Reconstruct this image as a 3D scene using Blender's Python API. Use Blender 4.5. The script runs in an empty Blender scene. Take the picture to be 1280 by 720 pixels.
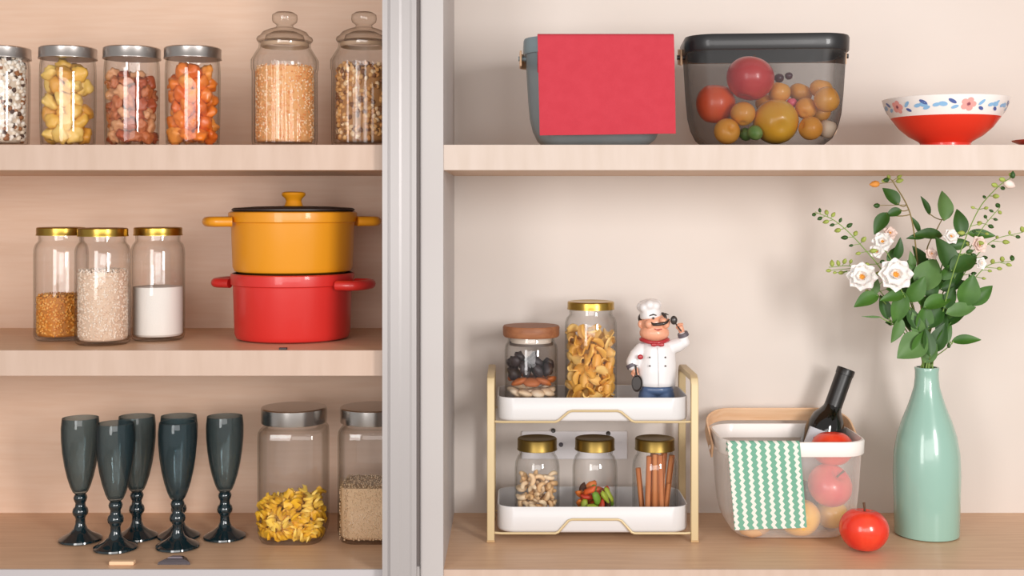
import bpy, math, random
import numpy as np
from mathutils import Vector, Matrix, Euler
PI = math.pi
rnd = random.Random(7)
SC = bpy.context.scene
COL = SC.collection

# ------------------------------------------------------------------ camera, world, lights, exposure
CAM_D, CAM_Z, F = 1.88, 1.40, 1504.0          # metres in front of the shelf edges, eye height, focal length in pixels (1280 wide)
cd = bpy.data.cameras.new('camera'); cam = bpy.data.objects.new('camera', cd); COL.objects.link(cam)
cam.location = (0, -CAM_D, CAM_Z); cam.rotation_euler = (PI/2, 0, 0)
cd.sensor_width = 36; cd.lens = F/1280*36; cd.shift_y = -100/1280
SC.camera = cam
w = bpy.data.worlds.new('world'); SC.world = w; w.use_nodes = True
w.node_tree.nodes['Background'].inputs[0].default_value = (1.0, 0.965, 0.935, 1)
w.node_tree.nodes['Background'].inputs[1].default_value = 0.47

def area(name, loc, target, size, size_y, power, color):
    ld = bpy.data.lights.new(name, 'AREA'); ld.shape = 'RECTANGLE'; ld.size = size; ld.size_y = size_y
    ld.energy = power; ld.color = color
    o = bpy.data.objects.new(name, ld); COL.objects.link(o); o.location = loc
    o.rotation_euler = (Vector(target)-Vector(loc)).to_track_quat('-Z', 'Y').to_euler()
    return o
area('softbox_right', (1.35, -2.20, 1.62), (0.25, 0.2, 1.25), 0.45, 0.9, 40, (1.0, 0.97, 0.95))
area('softbox_left', (-1.05, -2.30, 1.50), (-0.3, 0.2, 1.25), 0.6, 1.3, 22, (1.0, 0.97, 0.95))
area('front_fill', (0.1, -2.8, 1.48), (0.1, 0.2, 1.3), 1.8, 1.0, 24, (1.0, 0.97, 0.95))  # added fill light behind the camera, lifts the dark corner by the divider
SC.view_settings.view_transform = 'Standard'; SC.view_settings.look = 'None'
SC.view_settings.gamma = 1; SC.view_settings.use_curve_mapping = False
SC.view_settings.exposure = -0.03
SC.cycles.transparent_max_bounces = 40; SC.cycles.max_bounces = 10
SC.cycles.use_denoising = True
SC.cycles.caustics_reflective = False; SC.cycles.caustics_refractive = False

# ------------------------------------------------------------------ helpers
def S(y): return (CAM_D+y)/F                                   # metres per photo pixel at depth y
def X(px, y): return (px-640)*S(y)
def Z(py, y): return CAM_Z+(260-py)*S(y)
def lin(h):
    if isinstance(h, str):
        h = h.lstrip('#'); c = [int(h[i:i+2], 16)/255 for i in (0, 2, 4)]
    else: c = [v/255 for v in h]
    return tuple(v/12.92 if v <= .04045 else ((v+.055)/1.055)**2.4 for v in c)+(1,)

def new_mat(name):
    m = bpy.data.materials.new(name); m.use_nodes = True
    nt = m.node_tree; nt.nodes.clear()
    out = nt.nodes.new('ShaderNodeOutputMaterial')
    return m, nt, out
def N(nt, t, **kw):
    n = nt.nodes.new(t)
    for k, v in kw.items(): setattr(n, k, v)
    return n
def principled(name, color, rough=.5, metal=0, var=None, scale=20, stretch=(1, 1, 1), bump=0, bscale=60, coat=0, spec=.5, detail=3, sss=0):
    m, nt, out = new_mat(name)
    p = N(nt, 'ShaderNodeBsdfPrincipled'); nt.links.new(p.outputs[0], out.inputs[0])
    p.inputs['Base Color'].default_value = lin(color); p.inputs['Roughness'].default_value = rough; p.inputs['Metallic'].default_value = metal
    p.inputs['Coat Weight'].default_value = coat; p.inputs['Coat Roughness'].default_value = .05; p.inputs['Specular IOR Level'].default_value = spec
    if sss:
        p.inputs['Subsurface Weight'].default_value = sss; p.inputs['Subsurface Scale'].default_value = .004
    tc = N(nt, 'ShaderNodeTexCoord'); mp = N(nt, 'ShaderNodeMapping'); mp.inputs['Scale'].default_value = stretch
    nt.links.new(tc.outputs['Object'], mp.inputs[0])
    if var is not None:
        nz = N(nt, 'ShaderNodeTexNoise'); nz.inputs['Scale'].default_value = scale; nz.inputs['Detail'].default_value = detail
        nt.links.new(mp.outputs[0], nz.inputs['Vector'])
        r = N(nt, 'ShaderNodeValToRGB'); r.color_ramp.elements[0].position = .35; r.color_ramp.elements[1].position = .65
        r.color_ramp.elements[0].color = lin(color); r.color_ramp.elements[1].color = lin(var)
        nt.links.new(nz.outputs['Fac'], r.inputs[0]); nt.links.new(r.outputs[0], p.inputs['Base Color'])
    if bump:
        nb = N(nt, 'ShaderNodeTexNoise'); nb.inputs['Scale'].default_value = bscale; nb.inputs['Detail'].default_value = 2
        nt.links.new(mp.outputs[0], nb.inputs['Vector'])
        b = N(nt, 'ShaderNodeBump'); b.inputs['Strength'].default_value = bump; b.inputs['Distance'].default_value = .002
        nt.links.new(nb.outputs['Fac'], b.inputs['Height']); nt.links.new(b.outputs[0], p.inputs['Normal'])
    return m
def thin_glass(name, tint=(1, 1, 1), edge=(.62, .60, .56), power=3.0, rough=.015, refl=.35, body=None, body_fac=0):
    """clear glass wall: transparent with a Fresnel reflection, denser where the wall is seen edge-on"""
    m, nt, out = new_mat(name)
    lw = N(nt, 'ShaderNodeLayerWeight'); lw.inputs['Blend'].default_value = .5
    pw = N(nt, 'ShaderNodeMath', operation='POWER'); pw.inputs[1].default_value = power
    nt.links.new(lw.outputs['Facing'], pw.inputs[0])
    mx = N(nt, 'ShaderNodeMix', data_type='RGBA'); mx.inputs['A'].default_value = tint+(1,); mx.inputs['B'].default_value = edge+(1,)
    nt.links.new(pw.outputs[0], mx.inputs['Factor'])
    tr = N(nt, 'ShaderNodeBsdfTransparent'); nt.links.new(mx.outputs['Result'], tr.inputs[0])
    gl = N(nt, 'ShaderNodeBsdfGlossy'); gl.inputs['Roughness'].default_value = rough
    p5 = N(nt, 'ShaderNodeMath', operation='POWER'); p5.inputs[1].default_value = 5      # Schlick reflectance, the same from both sides
    nt.links.new(lw.outputs['Facing'], p5.inputs[0])
    fr = N(nt, 'ShaderNodeMath', operation='MULTIPLY_ADD'); fr.inputs[1].default_value = refl; fr.inputs[2].default_value = .04
    nt.links.new(p5.outputs[0], fr.inputs[0])
    ms = N(nt, 'ShaderNodeMixShader'); nt.links.new(fr.outputs[0], ms.inputs[0])
    base = tr
    if body:
        df = N(nt, 'ShaderNodeBsdfDiffuse'); df.inputs[0].default_value = lin(body)
        m2 = N(nt, 'ShaderNodeMixShader'); m2.inputs[0].default_value = body_fac
        nt.links.new(tr.outputs[0], m2.inputs[1]); nt.links.new(df.outputs[0], m2.inputs[2]); base = m2
    nt.links.new(base.outputs[0], ms.inputs[1]); nt.links.new(gl.outputs[0], ms.inputs[2])
    nt.links.new(ms.outputs[0], out.inputs[0])
    return m
def mesh_screen(name, color, cover, rough=.4):
    """fine woven steel mesh: the open share of the weave lets light through"""
    m, nt, out = new_mat(name)
    p = N(nt, 'ShaderNodeBsdfPrincipled'); p.inputs['Base Color'].default_value = lin(color); p.inputs['Roughness'].default_value = rough
    tr = N(nt, 'ShaderNodeBsdfTransparent'); ms = N(nt, 'ShaderNodeMixShader'); 
    lw = N(nt, 'ShaderNodeLayerWeight'); pw = N(nt, 'ShaderNodeMath', operation='POWER'); pw.inputs[1].default_value = 3      # a weave closes up when seen at a slant
    nt.links.new(lw.outputs['Facing'], pw.inputs[0]); ma = N(nt, 'ShaderNodeMath', operation='MULTIPLY_ADD'); ma.inputs[1].default_value = .95-cover; ma.inputs[2].default_value = cover
    nt.links.new(pw.outputs[0], ma.inputs[0]); nt.links.new(ma.outputs[0], ms.inputs[0])
    nt.links.new(tr.outputs[0], ms.inputs[1]); nt.links.new(p.outputs[0], ms.inputs[2]); nt.links.new(ms.outputs[0], out.inputs[0])
    return m
def wood(name, c1, c2, axis='X', rough=.45, scale=9):
    st = {'X': (1, 14, 14), 'Z': (14, 14, 1), 'Y': (14, 1, 14)}[axis]
    return principled(name, c1, rough, var=c2, scale=scale, stretch=st, detail=5, spec=.35)

class G:
    """collects vertices and faces of one mesh"""
    def __init__(s): s.v, s.f, s.m = [], [], []
    def add(s, v, f, mi=0, M=None):
        b = len(s.v)
        for p in v:
            p = Vector(p)
            s.v.append(tuple(M @ p) if M is not None else tuple(p))
        for q in f:
            s.f.append(tuple(i+b for i in q)); s.m.append(mi)
        return s
    def lathe(s, prof, n=48, mi=0, M=None, mod=None):
        """prof: (r, z) from bottom to top; r = 0 closes with a pole"""
        v, f, rings = [], [], []
        for i, (r, z) in enumerate(prof):
            if r <= 1e-7: rings.append([len(v)]); v.append((0, 0, z)); continue
            rings.append(list(range(len(v), len(v)+n)))
            for k in range(n):
                a = 2*PI*k/n; rr = r*(mod(a, i) if mod else 1)
                v.append((rr*math.cos(a), rr*math.sin(a), z))
        for A, B in zip(rings, rings[1:]):
            for k in range(n):
                k2 = (k+1) % n
                if len(A) == 1 and len(B) == 1: continue
                if len(A) == 1: f.append((A[0], B[k2], B[k]))
                elif len(B) == 1: f.append((A[k], A[k2], B[0]))
                else: f.append((A[k], A[k2], B[k2], B[k]))
        return s.add(v, f, mi, M)
    def box(s, x0, x1, y0, y1, z0, z1, mi=0, M=None):
        v = [(x, y, z) for z in (z0, z1) for y in (y0, y1) for x in (x0, x1)]
        return s.add(v, [(0, 2, 3, 1), (4, 5, 7, 6), (0, 1, 5, 4), (2, 6, 7, 3), (0, 4, 6, 2), (1, 3, 7, 5)], mi, M)
    def loft(s, rings, mi=0, M=None, closed=True, cap0=False, cap1=False):
        n = len(rings[0]); v = [p for r in rings for p in r]; f = []
        for i in range(len(rings)-1):
            for k in range(n if closed else n-1):
                k2 = (k+1) % n
                f.append((i*n+k, i*n+k2, (i+1)*n+k2, (i+1)*n+k))
        if cap0: f.append(tuple(range(n))[::-1])
        if cap1: f.append(tuple((len(rings)-1)*n+k for k in range(n)))
        return s.add(v, f, mi, M)
    def tube(s, path, rad, n=10, mi=0, M=None, closed=False, flat=None):
        """round tube along a path; rad: number or one per point; flat=(w, t, normal): a band instead"""
        P = [Vector(p) for p in path]; L = len(P)
        R = [rad]*L if not hasattr(rad, '__len__') else list(rad)
        T = []
        for i in range(L):
            a = P[(i-1) % L] if (closed or i) else P[0]
            b = P[(i+1) % L] if (closed or i < L-1) else P[-1]
            T.append((b-a).normalized())
        up = Vector((0, 0, 1)) if abs(T[0].z) < .9 else Vector((0, 1, 0))
        nrm = (up-T[0]*up.dot(T[0])).normalized(); rings = []
        for i in range(L):
            if flat:
                bi = Vector(flat[2]); nn = T[i].cross(bi).normalized()
                rings.append([tuple(P[i]+bi*(su*flat[0]/2)+nn*(sv*flat[1]/2)) for su, sv in ((-1, -1), (1, -1), (1, 1), (-1, 1))])
                continue
            nrm = (nrm-T[i]*nrm.dot(T[i])).normalized(); bi = T[i].cross(nrm)
            rings.append([tuple(P[i]+(nrm*math.cos(2*PI*k/n)+bi*math.sin(2*PI*k/n))*R[i]) for k in range(n)])
        if closed: rings.append(rings[0])
        return s.loft(rings, mi, M, cap0=not closed, cap1=not closed)
    def ball(s, c, r, mi=0, n=20, m=12, M=None):
        r = (r, r, r) if not hasattr(r, '__len__') else r
        T = Matrix.Translation(c) @ Matrix.Diagonal((r[0], r[1], r[2], 1))
        if M is not None: T = M @ T
        return s.lathe([(math.sin(PI*i/m), -math.cos(PI*i/m)) for i in range(m+1)], n, mi, T)
    def mesh(s, name, mats, smooth=True, angle=38):
        me = bpy.data.meshes.new(name); me.from_pydata(s.v, [], s.f); me.update()
        for m_ in (mats if isinstance(mats, (list, tuple)) else [mats]): me.materials.append(m_)
        if any(s.m): me.polygons.foreach_set('material_index', s.m)
        if smooth:
            me.polygons.foreach_set('use_smooth', [True]*len(me.polygons))
            me.set_sharp_from_angle(angle=math.radians(angle))
        return me
    def obj(s, name, mats, parent=None, loc=None, smooth=True, angle=38):
        return link(name, s.mesh(name, mats, smooth, angle), parent, loc)
def link(name, me, parent=None, loc=None):
    o = bpy.data.objects.new(name, me); COL.objects.link(o)
    if parent: o.parent = parent
    if loc: o.location = loc
    return o
def tag(o, label, cat, group=None, kind=None):
    o['label'] = label; o['category'] = cat
    if group: o['group'] = group
    if kind: o['kind'] = kind
    return o
def thing(name, label, cat, loc, rz=0, group=None):
    o = bpy.data.objects.new(name, None); COL.objects.link(o); o.empty_display_size = .02
    o.location = loc; o.rotation_euler = (0, 0, rz)
    return tag(o, label, cat, group)
def bevel(o, w=.001, seg=2):
    b = o.modifiers.new('bevel', 'BEVEL'); b.width = w; b.segments = seg; b.limit_method = 'ANGLE'; b.angle_limit = math.radians(40)
    return o
def dup(root, loc, label, rz=0, group=None):
    r = root.copy(); COL.objects.link(r); r.location = loc; r.rotation_euler = (0, 0, rz); r['label'] = label
    if group: r['group'] = group
    for ch in list(root.children):
        c = ch.copy(); COL.objects.link(c); c.parent = r
        for g in list(ch.children):
            d = g.copy(); COL.objects.link(d); d.parent = c
    return r
def rrect(a, b, r, n=6):
    """rounded rectangle outline, counter-clockwise, half sizes a x b, corner radius r"""
    pts = []
    for cx, cy, a0 in ((a-r, b-r, 0), (-a+r, b-r, PI/2), (-a+r, -b+r, PI), (a-r, -b+r, 1.5*PI)):
        for k in range(n+1):
            t = a0+PI/2*k/n; pts.append((cx+r*math.cos(t), cy+r*math.sin(t)))
    return pts
def pack(n, r, R, seed, square=False, it=260, heap=0):
    """settle n balls of radius r in a round (or square) jar of inner radius R standing at z = 0"""
    g = np.random.default_rng(seed)
    p = np.zeros((n, 3)); p[:, :2] = g.uniform(-1, 1, (n, 2))*(R-r)*.7
    per = max(1, int((R/r)**2*.75)); p[:, 2] = r+np.arange(n)//per*1.7*r+g.uniform(0, r*.4, n)
    for k in range(it):
        p[:, 2] -= r*.06 if k < it-60 else r*.015
        for _ in range(2):
            d = p[:, None]-p[None]; q = np.sqrt((d**2).sum(-1))+np.eye(n)*9+1e-9
            o = np.clip(2*r-q, 0, None); p += (d/q[..., None]*o[..., None]).sum(1)*.42
            if square: p[:, :2] = np.clip(p[:, :2], -(R-r), R-r)
            else:
                h = np.hypot(p[:, 0], p[:, 1])+1e-9; s_ = np.minimum(1, (R-r)/h); p[:, :2] *= s_[:, None]
            p[:, 2] = np.maximum(p[:, 2], r)
    return p

# ------------------------------------------------------------------ materials
M = {}
M['wood_left'] = wood('birch_veneer', '#dfbea5', '#e3c5ae', 'X')
M['wood_edge'] = principled('birch_edge_band', '#bfa695', .5, var='#c6ae9e', scale=7, stretch=(6, 6, 1), detail=4, spec=.3)
M['wood_edge_pale'] = principled('pale_edge_band', '#c3b2a5', .5, var='#c9b9ae', scale=7, stretch=(6, 6, 1), detail=4, spec=.3)
M['wood_shelf'] = wood('birch_shelf', '#d2aa88', '#dcb796', 'X', rough=.4)
M['cream'] = principled('cream_panel', '#d9cfc7', .6, var='#dcd3cc', scale=3, spec=.3)
M['white_panel'] = principled('white_lacquer', '#b4aeac', .45, var='#b8b3b1', scale=3)
M['alu'] = principled('silver_trim', '#a6a1a0', .35, metal=.1)
M['dark_gap'] = principled('dark_seal', '#6d6461', .6)
M['glass'] = thin_glass('clear_glass')
M['glass_thick'] = thin_glass('thick_clear_glass', tint=(.95, .94, .92), edge=(.30, .24, .18), power=3.2)
M['teal_glass'] = thin_glass('smoky_teal_glass', tint=(.72, .79, .81), edge=(.05, .075, .08), power=1.6, body='#4d6066', body_fac=.16)
M['teal_stem'] = principled('smoky_teal_solid_glass', '#12242a', .06, coat=.6, spec=.7)
M['gold'] = principled('gold_lid_metal', '#b59446', .28, metal=1)
M['gold_dark'] = principled('antique_gold_lid', '#866f3b', .38, metal=1)
M['silver'] = principled('brushed_silver_lid', '#b9b3af', .3, metal=1)
M['steel'] = principled('polished_steel_lid', '#c4bfbb', .24, metal=1)

# ------------------------------------------------------------------ cabinets
ZB, ZM, ZU, TH = CAM_Z-452/800, CAM_Z-178/800, CAM_Z+79/800, .0395      # top faces of the three shelf levels
D = .35
fl = G().box(-3, 3, -3.2, .6, -.05, 0).obj('floor', principled('floor_boards', '#b8aa9c', .6, var='#b0a293', scale=4, stretch=(1, 8, 1)), smooth=False); fl['kind'] = 'structure'
wb = G().box(-3, 3, .40, .5, 0, 2.7).obj('wall_back', M['cream'], smooth=False); wb['kind'] = 'structure'

LX0, LX1 = -1.05, -.172
cl = thing('open_cabinet', 'birch shelving cabinet with tan grain back holding glass jars, pots and dark goblets', 'cabinet', (0, 0, 0))
G().box(LX0, LX1, D, D+.02, .0, 2.2).obj('back_panel', M['wood_left'], cl, smooth=False)
G().box(LX1, LX1+.022, .0, D+.02, 0, 2.2).obj('side_panel', M['white_panel'], cl, smooth=False)
G().box(LX0-.022, LX0, .0, D+.02, 0, 2.2).obj('side_panel', M['white_panel'], cl, smooth=False)
def shelf(par, x0, x1, zt, edge):
    o = G().box(x0, x1, .004, D, zt-TH, zt).obj('shelf', M['wood_shelf'], par, smooth=False)
    G().box(x0, x1, 0, .004, zt-TH, zt).obj('edge_band', edge, o, smooth=False)
for zt in (ZM, ZU): shelf(cl, LX0, LX1, zt, M['wood_edge'])
shelf(cl, LX0, LX1, ZU+.66, M['wood_edge'])
shelf(cl, LX0, LX1, ZB, principled('grey_rail', '#b9b4b6', .4))
# stepped silver stile covering the left cabinet's side
st = thing('door_stile', 'pale silver stepped vertical frame between the two cabinets, beside the dark slit', 'door frame', (0, 0, 0))
x0 = X(478, -.02); prof = [(478, -.004), (478, -.022), (484.8, -.022), (485.3, -.0195), (487.5, -.0195), (488, -.023), (499, -.023), (502, -.0215), (512, -.0215), (515, -.0225), (520.5, -.0225), (520.5, -.004)]
ring = [(X(a, -.02), b) for a, b in prof]
G().loft([[(a, b, 0.02) for a, b in ring], [(a, b, 2.2) for a, b in ring]], cap0=True, cap1=True).obj('frame_profile', M['alu'], st, smooth=False)
# right cabinet
RX0, RX1 = -.1435, 1.25
cr = thing('display_cabinet', 'cream backed cabinet with white edge, holding baskets, tray rack and vase', 'cabinet', (0, 0, 0))
G().box(RX0, RX1, D, D+.02, 0, 2.2).obj('back_panel', M['cream'], cr, smooth=False)
sp = G().box(RX0, X(554.5, 0), -.004, D, 0, 2.2).obj('side_panel', M['white_panel'], cr, smooth=False); bevel(sp, .002)
G().box(RX1, RX1+.02, 0, D+.02, 0, 2.2).obj('side_panel', M['cream'], cr, smooth=False)
for zt in (ZU, ZB, ZU+.66): shelf(cr, X(554.5, 0), RX1, zt, M['wood_edge_pale'] if zt > ZB else M['wood_edge'])
G().box(X(521, 0), RX0-.0003, -.006, .03, .9-.062, 2.2).obj('seal_strip', M['dark_gap'], cr, smooth=False)
sl = G().box(X(520.8, 0), RX0-.0003, -.012, .03, 0, Z(708, -.01)).obj('gap_filler', M['white_panel'], cr, smooth=False)

# ------------------------------------------------------------------ glass jars
def shell(g, prof, t=.0022, foot=.006, n=56, mod=None, M_=None):
    """outer profile (r, z) turned into a hollow wall open at the top"""
    inner = [(max(r-t, .001), max(z, foot)) for r, z in prof if r > t*2]
    inner = [p for i, p in enumerate(inner) if i == 0 or p[1] > inner[i-1][1]+1e-6 or p[0] != inner[i-1][0]]
    full = [(0, 0)]+prof+inner[::-1]+[(0, foot)]
    return g.lathe(full, n, 0, M_, mod)
def lid_prof(r, z0, z1, b=.002, lip=True):
    return [(r-.004, z0), (r, z0), (r, z0+.0015), (r-.0006, z0+.003), (r-.0006, z1-b), (r-b, z1-.0004), (r-.006, z1), (r-.008, z1-.0008), (0, z1-.0008)]
def jar(name, label, loc, prof, lidr, lz0, lz1, lidmat, group, n=56):
    t = thing(name, label, 'jar', loc, 0, group)
    shell(G(), prof).obj('glass_body', M['glass'], t)
    G().lathe([(0, lz0+.0005)]+lid_prof(lidr, lz0, lz1)).obj('lid', lidmat, t)
    return t
def mason_prof(R, H): return [(R*.84, 0), (R*.91, .002), (R*.94, .008), (R*.965, H*.35), (R*.975, H*.8), (R*.96, H*.9), (R*.93, H*.955), (R*.93, H)]
def tall_prof(R, H): return [(R*.86, 0), (R*.96, .003), (R, .010), (R, H*.80), (R*.985, H*.855), (R*.93, H*.895), (R*.84, H*.92), (R*.82, H*.935), (R*.84, H)]
def pickle_prof(R, H): return [(R*.84, 0), (R*.95, .003), (R, .010), (R, H*.70), (R*.97, H*.78), (R*.88, H*.845), (R*.80, H*.875), (R*.80, H)]
ink = {}
def piece_mat(name, *a, **k):
    if name not in ink: ink[name] = principled(name, *a, **k)
    return ink[name]
def blob(seed, mats, sx=1, sy=1, sz=1, amp=.25, sub=2, r=1):
    """irregular lump of unit size"""
    import bmesh
    from mathutils import noise
    bm = bmesh.new(); bmesh.ops.create_icosphere(bm, subdivisions=sub, radius=1)
    off = Vector((seed*3.1, seed*1.7, seed*.9))
    for v in bm.verts:
        k = 1+amp*noise.noise(v.co*1.3+off)+amp*.5*noise.noise(v.co*3+off)
        v.co = Vector((v.co.x*sx, v.co.y*sy, v.co.z*sz))*k*r
    me = bpy.data.meshes.new('lump'); bm.to_mesh(me); bm.free()
    me.materials.append(mats); me.polygons.foreach_set('use_smooth', [True]*len(me.polygons))
    return me
def scatter(name, label, cat, group, meshes, pts, base, keep=None, tilt=1.0, scale=(1, 1), seed=1):
    """one object per settled piece, standing inside its jar"""
    rg = random.Random(seed); out = []
    for p in pts:
        if keep and not keep(p): continue
        o = link(name, rg.choice(meshes), None, (base[0]+p[0], base[1]+p[1], base[2]+p[2]))
        o.rotation_euler = (rg.uniform(-PI, PI)*tilt, rg.uniform(-PI, PI)*tilt, rg.uniform(-PI, PI))
        k = rg.uniform(*scale); o.scale = (k, k, k)
        tag(o, label, cat, group); out.append(o)
    return out
ICO = None
def grains(name, label, cat, loc, R, H, size, n, mats, core, seed=1, square=None, top=.0015, heap=0):
    """loose dry goods nobody could count: a core body with grains all over its side and top, one mesh"""
    global ICO
    import bmesh
    if ICO is None:
        bm = bmesh.new(); bmesh.ops.create_icosphere(bm, subdivisions=1, radius=1)
        ICO = (np.array([v.co[:] for v in bm.verts]), [tuple(v.index for v in f.verts) for f in bm.faces]); bm.free()
    g = np.random.default_rng(seed); G_ = G(); s0 = max(size)
    if square: G_.loft([[(x, y, z) for x, y in rrect(square-s0*.8-i_, square-s0*.8-i_, R)] for z, i_ in ((0.0005, .004), (.006, 0), (H, 0))], cap0=True, cap1=True)
    else: G_.lathe([(0, .0005), (R-s0*1.3, .0005), (R-s0*.8, .005), (R-s0*.8, H), (0, H+heap)], 40)
    V, Fc, Mi = list(G_.v), list(G_.f), [0]*len(G_.f)
    bv, bf = ICO
    for i in range(n):
        if g.random() < .78:
            z = g.uniform(s0*.5, H)
            if square:
                u = g.uniform(-1, 1)*(square-s0); sd = g.integers(4); e = square-s0*.75
                x, y = ((u, -e), (u, -e), (-e, u), (e, u))[sd]
                if abs(u) > square-R*.5: continue
            else:
                a = g.uniform(0, 2*PI); x, y = (R-s0*.75)*math.cos(a), (R-s0*.75)*math.sin(a)
                if z < .006: x *= .95; y *= .95
        else:
            z = H+g.uniform(-.3, 1)*s0
            if square: x, y = g.uniform(-1, 1, 2)*(square-s0*1.2)
            else:
                a = g.uniform(0, 2*PI); q = math.sqrt(g.random())*(R-s0); x, y = q*math.cos(a), q*math.sin(a); z += heap*(1-q/R)
        rot = np.array(Euler(g.uniform(-PI, PI, 3)).to_matrix())
        sc = np.array(size)*g.uniform(.55, .72)
        pts = (bv*sc) @ rot.T+np.array([x, y, z]); b = len(V)
        V += [tuple(p) for p in pts]; Fc += [tuple(q+b for q in f) for f in bf]; Mi += [1+int(g.integers(len(mats)))]*len(bf)
    G_.v, G_.f, G_.m = V, Fc, Mi
    o = G_.obj(name, [core]+mats, None, loc, angle=80)
    return tag(o, label, cat, None, 'stuff')

# --- upper shelf: four lidded preserving jars
yj = .088; RJ, HJ = .0455, .150
def upper(px): return (X(px, yj), yj, ZU+.0002)
JG = 'silver lidded preserving jars'
pr = mason_prof(RJ, HJ)
j1 = jar('preserving_jar', 'silver lidded glass jar of white speckled puffs, cut by the frame edge', upper(2), pr, .0462, HJ-.006, HJ+.0125, M['silver'], JG)
for px, lab in ((85, 'silver lidded glass jar of yellow dried fruit chunks'), (165, 'silver lidded glass jar of reddish brown nut clusters, next to the yellow filled jar'), (241, 'silver lidded glass jar of bright orange dried fruit, nearest the ribbed glass canisters')):
    dup(j1, upper(px), lab)
Rin = RJ*.94-.0036
grains('puffed_grain', 'white puffed grains with dark and brown flecks filling the silver lidded jar', 'dry food', (X(2, yj), yj, ZU+.007), Rin+.0005, .132, (.0078, .0068, .0060), 1000,
       [piece_mat('puff_white', '#f2e9dd', .7), piece_mat('puff_cream', '#eadbc8', .7), piece_mat('puff_white_b', '#f7f1e8', .7), piece_mat('puff_brown', '#96603a', .7), piece_mat('puff_white_c', '#efe6da', .7), piece_mat('puff_dark', '#4e352b', .7), piece_mat('puff_white_d', '#f4ece2', .7), piece_mat('puff_cream_b', '#e6d6c2', .7)], piece_mat('puff_core', '#d8c6b2', .8), 3)
front = lambda R: (lambda p: p[1] < R*.25)
def chunks(px, n, r, seed, mats, name, label, group, amp=.3, flat=.75):
    ms = [blob(seed+i, mats[i % len(mats)], r*1.12, r*1.0, r*flat, amp, 3) for i in range(6)]
    return scatter(name, label, 'dried fruit' if 'fruit' in name else 'nut', group, ms, pack(n, r, Rin, seed), (X(px, yj), yj, ZU+.0075), front(Rin), scale=(1.02, 1.22), seed=seed)
chunks(85, 52, .0118, 11, [piece_mat('dried_yellow', '#e3b04a', .45, coat=.2), piece_mat('dried_yellow_b', '#eac268', .45, coat=.2), piece_mat('dried_yellow_c', '#d89a3c', .45)], 'dried_fruit_chunk', 'yellow dried fruit chunk inside the jar next to the white speckled one', 'yellow dried fruit chunks', .4)
chunks(165, 88, .0098, 23, [piece_mat('nut_brown', '#b8683c', .5), piece_mat('nut_tan', '#d09468', .5), piece_mat('nut_red', '#a8502f', .45)], 'nut_cluster', 'reddish brown nut piece inside the silver lidded jar', 'reddish brown nuts', .55)
chunks(241, 56, .0114, 37, [piece_mat('dried_orange', '#e57a22', .4, coat=.3), piece_mat('dried_orange_b', '#d96516', .4, coat=.3), piece_mat('dried_orange_c', '#eb9440', .4)], 'dried_fruit_chunk', 'bright orange dried fruit chunk inside the jar nearest the ribbed canisters', 'orange dried fruit chunks', .45)

# --- ribbed canisters with glass lids
yr = .105; sr = S(yr); RR = .0545
def canister(px, label):
    t = thing('ribbed_canister', label, 'jar', (X(px, yr), yr, ZU+.0002), 0, 'ribbed glass canisters')
    pf = [(RR*.88, 0), (RR*.95, .003), (RR*.97, .012), (RR*.97, .126), (RR*1.0, .130), (RR*1.0, .144), (RR*.96, .149), (RR*.86, .158), (RR*.79, .164), (RR*.77, .170), (RR*.79, .174)]
    shell(G(), pf, .0026, .008, 168, mod=lambda a, i: 1+.016*math.cos(28*a) if 2 <= i % 21 <= 6 else 1).obj('glass_body', M['glass'], t)
    g = G(); z = .1745
    g.lathe([(0, z), (RR*.70, z), (RR*.82, z+.001), (RR*.845, z+.004), (RR*.82, z+.0075), (RR*.74, z+.010), (RR*.66, z+.016), (RR*.46, z+.021), (RR*.27, z+.024), (RR*.24, z+.028), (RR*.36, z+.033), (RR*.385, z+.038), (RR*.37, z+.045), (RR*.26, z+.049), (0, z+.050),
             ], 56)
    g.lathe([(0, z+.003), (RR*.60, z+.003), (RR*.56, z+.011), (RR*.36, z+.0165), (0, z+.018)], 48)
    lo = g.obj('glass_lid', M['glass_thick'], t)
    G().lathe([(RR*.70, .166), (RR*.725, .168), (RR*.725, .172), (RR*.70, .173), (RR*.70, .166)], 48).obj('seal_ring', principled('clear_seal', '#b99a7e', .4), t)
    return t
canister(356, 'ribbed glass canister with knobbed lid, full of fine orange grains')
canister(455, 'ribbed glass canister of mixed nuts, partly hidden by the silver frame')
grains('split_lentils', 'fine orange and cream split grains filling the ribbed canister', 'dry food', (X(356, yr), yr, ZU+.009), RR*.97-.0042, .122, (.0034, .0028, .0022), 2300,
       [piece_mat('lentil_a', '#e9a868', .6), piece_mat('lentil_b', '#efc394', .6), piece_mat('lentil_c', '#dd8d4c', .6), piece_mat('lentil_d', '#f2d3b0', .6)], piece_mat('lentil_core', '#dfa368', .7), 5)
grains('mixed_nuts', 'mixed tan nuts and dark seeds filling the ribbed canister beside the frame', 'dry food', (X(455, yr), yr, ZU+.009), RR*.97-.0042, .120, (.0085, .007, .006), 700,
       [piece_mat('mix_a', '#d8a468', .6), piece_mat('mix_b', '#c98a4a', .6), piece_mat('mix_c', '#e6c398', .6), piece_mat('mix_d', '#7a4a26', .6), piece_mat('mix_e', '#d19a5a', .6)], piece_mat('mix_core', '#b07c48', .7), 6)

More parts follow.
